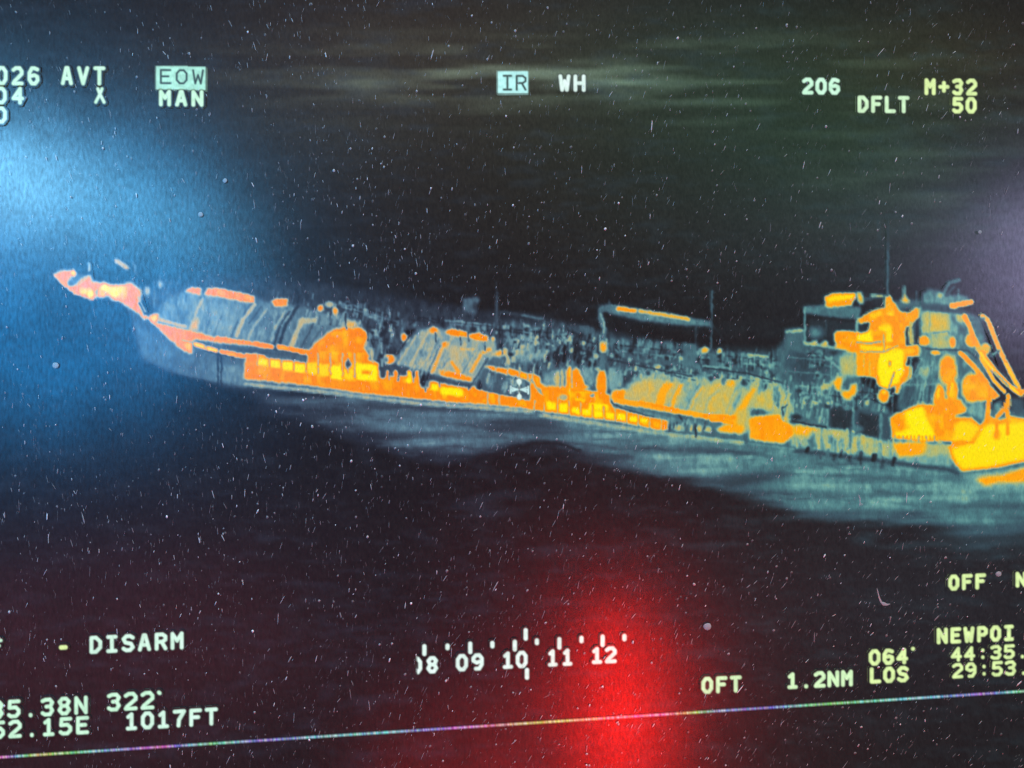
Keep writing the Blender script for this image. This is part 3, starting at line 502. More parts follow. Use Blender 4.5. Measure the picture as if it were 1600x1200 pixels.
def stamp(segs, wd, color, outline=True, name='readout', label='', clip=None, halo=2.4):
    xs = [p[0] for s in segs for p in s]; ys = [p[1] for s in segs for p in s]
    pts = [(min(xs), min(ys)), (max(xs), max(ys))]; pad = wd / 2 + halo + 3
    x0, y0, x1, y1 = region(pts, pad)
    X_, Y_ = np.meshgrid(np.arange(x0, x1) + .5, np.arange(y0, y1) + .5)
    d = np.full(X_.shape, 1e9)
    for s in segs:
        for p, q in zip(s[:-1], s[1:]): d = np.minimum(d, segd(X_, Y_, p, q))
    if clip is not None: d = np.where(X_ < clip, 1e9, d)
    c = col[y0 - OY:y1 - OY, x0 - OX:x1 - OX]
    if outline:
        m = np.clip((wd / 2 + halo - d) / 2.2, 0, 1)[..., None] * .6
        c[:] = c * (1 - m) + np.array([14, 14, 20]) * m
    cc = np.array(color, float) * (1 + .10 * noise(d.shape[0], d.shape[1], 6, 7, x0 % 977)[..., None])
    m = np.clip((wd / 2 + .15 - d) / 2.1 + .5, 0, 1)[..., None]
    c[:] = c * (1 - m) + cc * m
    return (x0, y0, x1, y1, d < wd / 2 + (halo if outline else 1.0) + .6)
def glyphs(s, x, y, pitch, cw, ch, slope, wd):
    out = []; dots = []
    for i, ch_ in enumerate(s):
        if ch_ == ' ': continue
        cx = x + i * pitch + wd / 2; cy = y + (i * pitch) * slope + wd / 2; w_ = cw - wd; h_ = ch - wd
        for st_ in FONT[ch_]:
            out.append([(cx + a * w_, cy + b * h_ + a * w_ * slope) for a, b in st_])
        if ch_ == '0': dots.append((cx + w_ / 2, cy + h_ / 2 + slope * w_ / 2))
    return out, dots
def text(s, x, y, pitch, cw, ch, slope, color, label, wd=6.1, clip=None, outline=True, extra=None):
    segs, dots = glyphs(s, x, y, pitch, cw, ch, slope, wd)
    if extra: segs += extra
    r = stamp(segs, wd, color, outline, clip=clip)
    for (dx, dy) in dots:      # slashed-zero diamond
        e = [[(dx, dy - 3.6), (dx + 2.0, dy), (dx, dy + 3.6), (dx - 2.0, dy), (dx, dy - 3.6)]]
        if outline: stamp(e, .6, (60, 66, 62), False)
    readouts.append(('readout', label, r))
def deg(x, y): return [[(x, y), (x + .1, y)]]
def plate(x0, y0, x1, y1, sl, s, lx, ly, pitch, cw, ch, label, c):
    P = [(x0, y0), (x1, y0 + sl * (x1 - x0)), (x1, y1 + sl * (x1 - x0)), (x0, y1)]
    a0, b0, a1, b1 = region(P, 5)
    m = blur(inpoly(P, a0, b0, a1, b1).astype(np.float32), .8)[..., None]
    cc = col[b0 - OY:b1 - OY, a0 - OX:a1 - OX]
    g = np.array(c, float) * (1 + .12 * noise(m.shape[0], m.shape[1], 9, 5, 5)[..., None])
    cc[:] = cc * (1 - m) + g * m
    segs, _ = glyphs(s, lx, ly, pitch, cw, ch, sl, 2.6)
    stamp(segs, 2.6, (52, 66, 66), False)
    readouts.append(('readout', label, (a0, b0, a1, b1, m[..., 0] > .1)))
text('026', -6, 104, 25, 19, 30, .01, MINT, 'pale green characters 026 cut off by the left edge')
text('AVT', 96, 104, 25.3, 19, 30, .01, MINT, 'pale green letters AVT')
text('04', -8, 136, 27, 20, 28, .01, MINT, 'pale green digits 04 at the left edge')
text('X', 148, 137, 25, 18, 26, .01, MINT, 'small pale green X mark under the T', wd=5)
text('0', -8, 167, 25, 20, 27, .01, MINT, 'single pale green 0 at the left edge')
plate(244, 104, 322, 141, .01, 'EOW', 250, 109, 25.5, 18, 23, 'mint box with dark letters EOW', (176, 240, 222))
text('MAN', 249, 141, 25.3, 19, 26, .012, MINT, 'pale letters MAN under the EOW box')
plate(777, 111.5, 825, 147, .008, 'IR', 784, 118, 21, 17, 24, 'bright cyan box with dark letters IR', (188, 250, 248))
text('WH', 872, 117, 23.5, 19, 27, .01, WHITE, 'white letters WH', wd=6)
text('206', 1252, 122, 20.8, 18, 26.5, .01, MINT, 'pale green number 206')
text('DFLT', 1338, 150, 21.2, 18, 27, .01, (212, 250, 205), 'pale green letters DFLT')
text('M+32', 1443, 123, 21.6, 17.5, 26.5, .01, LIME, 'yellowish reading M+32')
text('50', 1486, 152, 21, 17.5, 26, .01, LIME, 'yellowish number 50 under the M+32')
text('F', -14, 998, 25, 19, 22, -.05, MINT, 'clipped character at the left edge beside DISARM', wd=5.2)
text('-', 92, 994, 25, 18, 34, -.05, LIME, 'short pale dash before DISARM', wd=7)
text('DISARM', 140, 993, 25.4, 20.5, 28, -.05, (212, 252, 232), 'pale mint word DISARM')
text('35.38N', -14, 1094, 26.2, 21, 29, -.055, MINT, 'coordinate ending 38N', wd=6)
text('52.15E', -12, 1125.5, 26.2, 21, 28.5, -.055, MINT, 'coordinate ending 15E', wd=6)
text('322', 168, 1082, 26.2, 21.5, 29, -.055, MINT, 'heading reading 322 degrees', wd=6, extra=deg(249, 1081) + deg(250, 1082))
text('1017FT', 196, 1112.5, 24.9, 20.5, 28, -.06, (212, 252, 232), 'altitude reading 1017FT')
text('08', 641, 1026, 25, 18.5, 27, -.05, WHITE, 'scale numeral 08 with its first digit half hidden', clip=652.5)
text('09', 712, 1021.5, 24.5, 19, 27, -.05, WHITE, 'scale numeral 09')
text('10', 784, 1017.5, 21.5, 18.5, 27, -.05, WHITE, 'scale numeral 10')
text('11', 854.5, 1014, 23, 17.5, 27, -.05, WHITE, 'scale numeral 11')
text('12', 923, 1010.5, 21.5, 18.5, 26.5, -.05, WHITE, 'scale numeral 12')
for (x, a, b, lab) in [(663, 1006, 1024, 'long tick above the 8'), (699, 1005, 1015, 'short tick between 8 and 09'), (734.5, 1002, 1021, 'long tick above 09'), (769, 1001, 1012, 'short tick between 09 and 10'),
                  (804, 999, 1017, 'long tick above 10'), (821, 981, 1000, 'raised index mark above the scale'), (838.5, 997, 1007, 'short tick between 10 and 11'), (873.5, 995, 1014, 'long tick above 11'), (908, 993, 1004, 'short tick between 11 and 12'),
                  (941, 991, 1010, 'long tick above 12'), (975, 990, 1001, 'short tick right of 12'), (823, 1043, 1061, 'index mark below the scale')]:
    readouts.append(('scale_tick', lab, stamp([[(x, a + 3), (x, b - 3)]], 6.6, WHITE)))
text('0FT', 1095, 1057, 22.2, 18.5, 26.5, -.045, (214, 250, 196), 'reading 0FT beside the red glow')
text('1.2NM', 1228, 1050, 21.2, 18.5, 26, -.045, (214, 250, 196), 'range reading 1.2NM')
text('064', 1356, 1014, 21.5, 18.5, 25.5, -.045, LIME, 'bearing reading 064 degrees', extra=deg(1425, 1013))
text('LOS', 1357, 1042, 21.5, 18.5, 25.5, -.045, LIME, 'letters LOS under the 064 bearing')
text('OFF', 1480, 897.5, 20.8, 17.5, 25, -.045, LIME, 'word OFF on the right')
text('N', 1585, 893, 20.8, 17.5, 24.5, -.045, LIME, 'letter N cut off by the right edge')
text('NEWPOI', 1462, 980.5, 20.8, 17.5, 25.5, -.045, LIME, 'yellowish word NEWPOI')
text('44:35.', 1484, 1010.5, 20.6, 17.5, 23, -.05, LIME, 'coordinate 44:35', wd=5.2)
text('29:53.', 1486, 1035.5, 20.6, 17.5, 24, -.05, LIME, 'coordinate 29:53', wd=5.2)
# reticle: a cross with flared ends
for q in ([[(797.5, 603.5), (797.5, 614)], [(798, 608.5), (825, 609)], [(825, 604), (825, 615)], [(800, 606), (808, 608.5), (800, 611)], [(822, 606), (814, 608.5), (822, 612)]],):
    r1 = stamp(q, 2.8, (200, 240, 240), True, halo=1.6)
r2 = stamp([[(810.5, 595.5), (811, 597)], [(811, 619.5), (811, 621)]], 7.5, (222, 246, 238), True, halo=1.4)
r3 = stamp([[(811, 598), (811, 620)]], 3.0, (214, 246, 240), False)
stamp([[(809, 602), (813, 615)], [(813, 602), (809, 615)]], .8, (30, 44, 50), False)
readouts.append(('reticle', 'white targeting cross over the middle of the ship', (790, 588, 834, 630, None)))

lin = np.clip(col / 255, 0, 1); lin = np.where(lin <= .04045, lin / 12.92, ((lin + .055) / 1.055) ** 2.4).astype(np.float32)

# ---------------------------------------------------------------- materials
def nd(nt, t_, **k):
    n_ = nt.nodes.new(t_)
    for a, b in k.items(): setattr(n_, a, b)
    return n_
def screen_mat(name, grain, rough=.26):
    m = bpy.data.materials.new(name); m.use_nodes = True; nt = m.node_tree; b = nt.nodes['Principled BSDF']
    b.inputs['Base Color'].default_value = (.004, .004, .005, 1); b.inputs['Roughness'].default_value = rough
    at = nd(nt, 'ShaderNodeAttribute', attribute_name='Col'); tc = nd(nt, 'ShaderNodeTexCoord')
    mp = nd(nt, 'ShaderNodeMapping'); mp.inputs['Scale'].default_value = (420, 1, 170); mp.inputs['Rotation'].default_value = (0, math.radians(6), 0)
    nz = nd(nt, 'ShaderNodeTexNoise'); nz.inputs['Scale'].default_value = 1; nz.inputs['Detail'].default_value = 2
    mr = nd(nt, 'ShaderNodeMapRange'); mr.inputs[1].default_value = .3; mr.inputs[2].default_value = .7; mr.inputs[3].default_value = 1 - grain; mr.inputs[4].default_value = 1 + grain
    mx = nd(nt, 'ShaderNodeVectorMath', operation='SCALE')
    L = nt.links.new
    L(tc.outputs['Object'], mp.inputs[0]); L(mp.outputs[0], nz.inputs['Vector']); L(nz.outputs['Fac'], mr.inputs[0])
    L(at.outputs['Color'], mx.inputs[0]); L(mr.outputs[0], mx.inputs['Scale']); L(mx.outputs[0], b.inputs['Emission Color']); b.inputs['Emission Strength'].default_value = 1
    # film of smudges and matte sparkle: how much the glass mirrors varies
    n1 = nd(nt, 'ShaderNodeTexNoise'); n1.inputs['Scale'].default_value = 7; n1.inputs['Detail'].default_value = 8; n1.inputs['Roughness'].default_value = .72
    mp2 = nd(nt, 'ShaderNodeMapping'); mp2.inputs['Scale'].default_value = (260, 1, 90); mp2.inputs['Rotation'].default_value = (0, math.radians(-9), 0)
    n2 = nd(nt, 'ShaderNodeTexNoise'); n2.inputs['Scale'].default_value = 1; n2.inputs['Detail'].default_value = 3
    L(tc.outputs['Object'], mp2.inputs[0]); L(mp2.outputs[0], n2.inputs['Vector']); L(tc.outputs['Object'], n1.inputs['Vector'])
    ml = nd(nt, 'ShaderNodeMath', operation='MULTIPLY'); m1 = nd(nt, 'ShaderNodeMapRange'); m1.inputs[1].default_value = .3; m1.inputs[2].default_value = .7; m1.inputs[3].default_value = .75; m1.inputs[4].default_value = 1.3
    m2 = nd(nt, 'ShaderNodeMapRange'); m2.inputs[1].default_value = .3; m2.inputs[2].default_value = .7; m2.inputs[3].default_value = .38; m2.inputs[4].default_value = .66
    L(n1.outputs['Fac'], m1.inputs[0]); L(n2.outputs['Fac'], m2.inputs[0]); L(m1.outputs[0], ml.inputs[0]); L(m2.outputs[0], ml.inputs[1]); L(ml.outputs[0], b.inputs['Specular IOR Level'])
    return m
M_SEA = screen_mat('screen_sea', .13); M_SHIP = screen_mat('screen_ship', .10); M_TXT = screen_mat('screen_text', .08)
def plain(name, c, rough, metal=0):
    m = bpy.data.materials.new(name); m.use_nodes = True; nt = m.node_tree; b = nt.nodes['Principled BSDF']
    nz = nd(nt, 'ShaderNodeTexNoise'); nz.inputs['Scale'].default_value = 60
    cr = nd(nt, 'ShaderNodeValToRGB'); cr.color_ramp.elements[0].color = (*[x * .8 for x in c], 1); cr.color_ramp.elements[1].color = (*[min(1, x * 1.2) for x in c], 1)
    nt.links.new(nz.outputs['Fac'], cr.inputs[0]); nt.links.new(cr.outputs[0], b.inputs['Base Color']); b.inputs['Roughness'].default_value = rough; b.inputs['Metallic'].default_value = metal
    return m
M_DST2 = bpy.data.materials.new('dust_specks'); M_DST2.use_nodes = True
_a = nd(M_DST2.node_tree, 'ShaderNodeAttribute', attribute_name='Col'); _b = M_DST2.node_tree.nodes['Principled BSDF']; _b.inputs['Roughness'].default_value = .9; _b.inputs['Base Color'].default_value = (.8, .79, .76, 1)
M_DST2.node_tree.links.new(_a.outputs['Fac'], _b.inputs['Alpha'])
M_BEZ = plain('bezel_plastic', (.02, .02, .022), .5); M_DUST = plain('dust', (.42, .52, .52), .95); M_DUST.node_tree.nodes['Principled BSDF'].inputs['Alpha'].default_value = .55

# ---------------------------------------------------------------- mesh builders
def sample(x, y):
    fx = np.clip(x - OX - .5, 0, W - 1.001); fy = np.clip(y - OY - .5, 0, H - 1.001); xi = fx.astype(int); yi = fy.astype(int)
    xi = np.minimum(xi, W - 2); yi = np.minimum(yi, H - 2); ax = (fx - xi)[..., None]; ay = (fy - yi)[..., None]
    return (lin[yi, xi] * (1 - ax) + lin[yi, xi + 1] * ax) * (1 - ay) + (lin[yi + 1, xi] * (1 - ax) + lin[yi + 1, xi + 1] * ax) * ay
def mesh_obj(name, V, Fq, colors, mat, parent=None):
    me = bpy.data.meshes.new(name)
    me.vertices.add(len(V)); me.vertices.foreach_set('co', np.asarray(V, np.float32).ravel())
    nf = len(Fq); me.loops.add(nf * 4); me.loops.foreach_set('vertex_index', np.asarray(Fq, np.int32).ravel())
    me.polygons.add(nf); me.polygons.foreach_set('loop_start', np.arange(nf, dtype=np.int32) * 4); me.polygons.foreach_set('loop_total', np.full(nf, 4, np.int32))
    me.update(calc_edges=True); me.shade_flat()
    if colors is not None:
        a = me.color_attributes.new('Col', 'FLOAT_COLOR', 'POINT'); c4 = np.ones((len(V), 4), np.float32); c4[:, :3] = colors; a.data.foreach_set('color', c4.ravel())
    me.materials.append(mat)
    o = bpy.data.objects.new(name, me); sc.collection.objects.link(o); o.parent = parent
    return o
def cells(name, x0, y0, step, mask, y, mat, parent=None, back=0.0002, origin=None):
    """mask: cell grid (rows down). Builds a slab: front faces at world y, walls going back to the panel."""
    h, w_ = mask.shape
    # cell (r,c) has corners (r,c),(r+1,c),(r+1,c+1),(r,c+1)
    need = np.zeros((h + 1, w_ + 1), bool)
    need[:-1, :-1] |= mask; need[1:, :-1] |= mask; need[:-1, 1:] |= mask; need[1:, 1:] |= mask
    rr, cc = np.nonzero(need); idx = -np.ones(need.shape, int); idx[rr, cc] = np.arange(len(rr))
    px = x0 + cc * step; py = y0 + rr * step; X, Z = PX(px, py); col_ = sample(px, py)
    r, c = np.nonzero(mask)
    Fq = np.stack([idx[r, c], idx[r + 1, c], idx[r + 1, c + 1], idx[r, c + 1]], -1)   # faces -y (camera)
    n0 = len(rr); Vf = np.stack([X, np.full(n0, y), Z], -1)
    pm = np.pad(mask, 1); walls = []
    def edge(sel, a, b):
        r_, c_ = np.nonzero(sel)
        p = idx[r_ + a[0], c_ + a[1]]; q = idx[r_ + b[0], c_ + b[1]]
        walls.append(np.stack([q, p, p + n0, q + n0], -1))
    edge(mask & ~pm[:-2, 1:-1], (0, 1), (0, 0)); edge(mask & ~pm[2:, 1:-1], (1, 0), (1, 1))
    edge(mask & ~pm[1:-1, :-2], (0, 0), (1, 0)); edge(mask & ~pm[1:-1, 2:], (1, 1), (0, 1))
    Vb = Vf.copy(); Vb[:, 1] = -back
    Wl = np.concatenate(walls) if walls else np.zeros((0, 4), int)
    V = np.concatenate([Vf, Vb]); Q = np.concatenate([Fq, Wl]); C = np.concatenate([col_, col_])
    used = np.unique(Q); rm = -np.ones(len(V), int); rm[used] = np.arange(len(used))
    return mesh_obj(name, V[used], rm[Q], C[used], mat, parent)
def meta(o, label=None, cat=None, kind=None, group=None):
    if label: o['label'] = label
    if cat: o['category'] = cat
    if kind: o['kind'] = kind
    if group: o['group'] = group
def empty(name, px, py):
    X, Z = PX(px, py); e = bpy.data.objects.new(name, None); e.empty_display_size = .02; sc.collection.objects.link(e)
    return e

# ---------------------------------------------------------------- display screen
LINE = lambda x: 1183 - (x * 0.0645)
scr = empty('display_screen', 800, 1180)
meta(scr, 'dusty dark monitor screen with pale green readouts and a thin rainbow line along its bottom', 'screen')
def slab(name, x0, y0, x1, y1, ya, yb, mat, parent):
    xs = np.array([x0, x1, x1, x0]); zs = np.array([y0, y0, y1, y1])
    V = [(x, ya, z) for x, z in zip(xs, zs)] + [(x, yb, z) for x, z in zip(xs, zs)]
    Q = [(0, 1, 2, 3), (7, 6, 5, 4), (4, 5, 1, 0), (5, 6, 2, 1), (6, 7, 3, 2), (7, 4, 0, 3)]
    return mesh_obj(name, np.array(V), np.array(Q), np.full((8, 3), .01), mat, parent)
# lower margin of the panel under the picture
gxs = np.arange(-400, 2060, 4); m_rows = 48
gg = np.meshgrid(gxs, np.arange(m_rows + 1))
pxs = gg[0].astype(float); pys = LINE(pxs) + 1.5 + gg[1] * 6.0
X, Z = PX(pxs, pys)
idx = np.arange(pxs.size).reshape(pxs.shape)
Q = np.stack([idx[:-1, :-1], idx[1:, :-1], idx[1:, 1:], idx[:-1, 1:]], -1).reshape(-1, 4)
o = mesh_obj('screen_margin', np.stack([X.ravel(), np.zeros(X.size), Z.ravel()], -1), Q, sample(pxs.ravel(), pys.ravel()), M_SEA, scr)
o['label'] = 'blank dark strip of screen below the rainbow line'
# the glass is flat: back panel and bezel round it
bx0, _ = PX(-395, 600); bx1, _ = PX(2050, 600); _, bz0 = PX(800, 1420); _, bz1 = PX(800, -300)
bx0, bx1, bz0, bz1 = map(float, (bx0, bx1, bz0, bz1))
slab('back_panel', bx0 - .05, bz0 - .05, bx1 + .05, bz1 + .05, .004, .05, M_BEZ, scr)
slab('bezel', bx0 - .06, bz1 - .02, bx1 + .06, bz1 + .06, -.012, .05, M_BEZ, scr); slab('bezel', bx0 - .06, bz0 - .06, bx1 + .06, bz0 + .03, -.012, .05, M_BEZ, scr)
slab('bezel', bx0 - .06, bz0 + .03, bx0 + .03, bz1 - .02, -.012, .05, M_BEZ, scr); slab('bezel', bx1 - .03, bz0 + .03, bx1 + .06, bz1 - .02, -.012, .05, M_BEZ, scr)
# rainbow line
xs = np.arange(-380, 2040, 2.0); n_ = len(xs)
hue = np.interp(xs, [-380, 0, 60, 150, 250, 330, 400, 520, 620, 700, 760, 820, 880, 960, 1040, 1120, 1200, 1290, 1380, 1460, 1540, 1600, 2040],
                [.9, .95, .15, .5, .9, .35, .7, .5, .55, .75, .93, 1.12, 1.2, .95, .85, 1.6, 1.7, 1.3, 1.45, 1.55, 1.75, 1.35, 1.3]) % 1
import colorsys
rc = np.array([colorsys.hsv_to_rgb((h + .16 * (rng.rand() - .5)) % 1, .16 + .42 * rng.rand(), .66 + .34 * rng.rand()) for h in hue]) ** 2.0
V = []; C = []
offs = (-3.2, -1.3, 0, 1.3, 3.2); gains = (.04, .45, 1, .45, .04)
for f_, g_ in zip(offs, gains):
    X, Z = PX(xs, LINE(xs) + f_); V.append(np.stack([X, np.full(n_, -.0008), Z], -1)); C.append(rc * g_)
idx = np.arange(n_ * 5).reshape(5, n_)
Q = np.stack([idx[:-1, :-1], idx[1:, :-1], idx[1:, 1:], idx[:-1, 1:]], -1).reshape(-1, 4)
o = mesh_obj('rainbow_line', np.concatenate(V), Q, np.concatenate(C), M_TXT, scr); o['label'] = 'thin multicoloured line along the lower edge of the picture'
for nm, lab, r in readouts:
    x0, y0, x1, y1, m = r
    if m is None:
        a, b = np.meshgrid(np.arange(x0, x1) + .5, np.arange(y0, y1) + .5)
        d = np.minimum(np.minimum(segd(a, b, (798, 609), (825, 609)) - 2.5, segd(a, b, (811, 596), (811, 621)) - 3.5), np.minimum(np.maximum(abs(a - 798) - 3, abs(b - 609) - 8), np.maximum(abs(a - 825) - 3, abs(b - 609) - 8)))
        m = d < 1.5
    o = cells(nm, x0, y0, 1.0, m, -.0030, M_TXT, scr, back=.0022); o['label'] = lab

# ---------------------------------------------------------------- sea shown on the screen
gxs = np.arange(-398, 2052, 3.0); rows = 500
gg = np.meshgrid(gxs, np.arange(rows)); pxs = gg[0]; fr = gg[1] / (rows - 1.0)
pys = -305 + (LINE(pxs) - 1.5 + 305) * fr
X, Z = PX(pxs, pys); idx = np.arange(pxs.size).reshape(pxs.shape)
Q = np.stack([idx[:-1, :-1], idx[1:, :-1], idx[1:, 1:], idx[:-1, 1:]], -1).reshape(-1, 4)
sea = mesh_obj('water', np.stack([X.ravel(), np.zeros(X.size), Z.ravel()], -1), Q, sample(pxs.ravel(), pys.ravel()), M_SEA)
meta(sea, 'dark thermal-view sea with a teal swell below the ship', kind='structure')

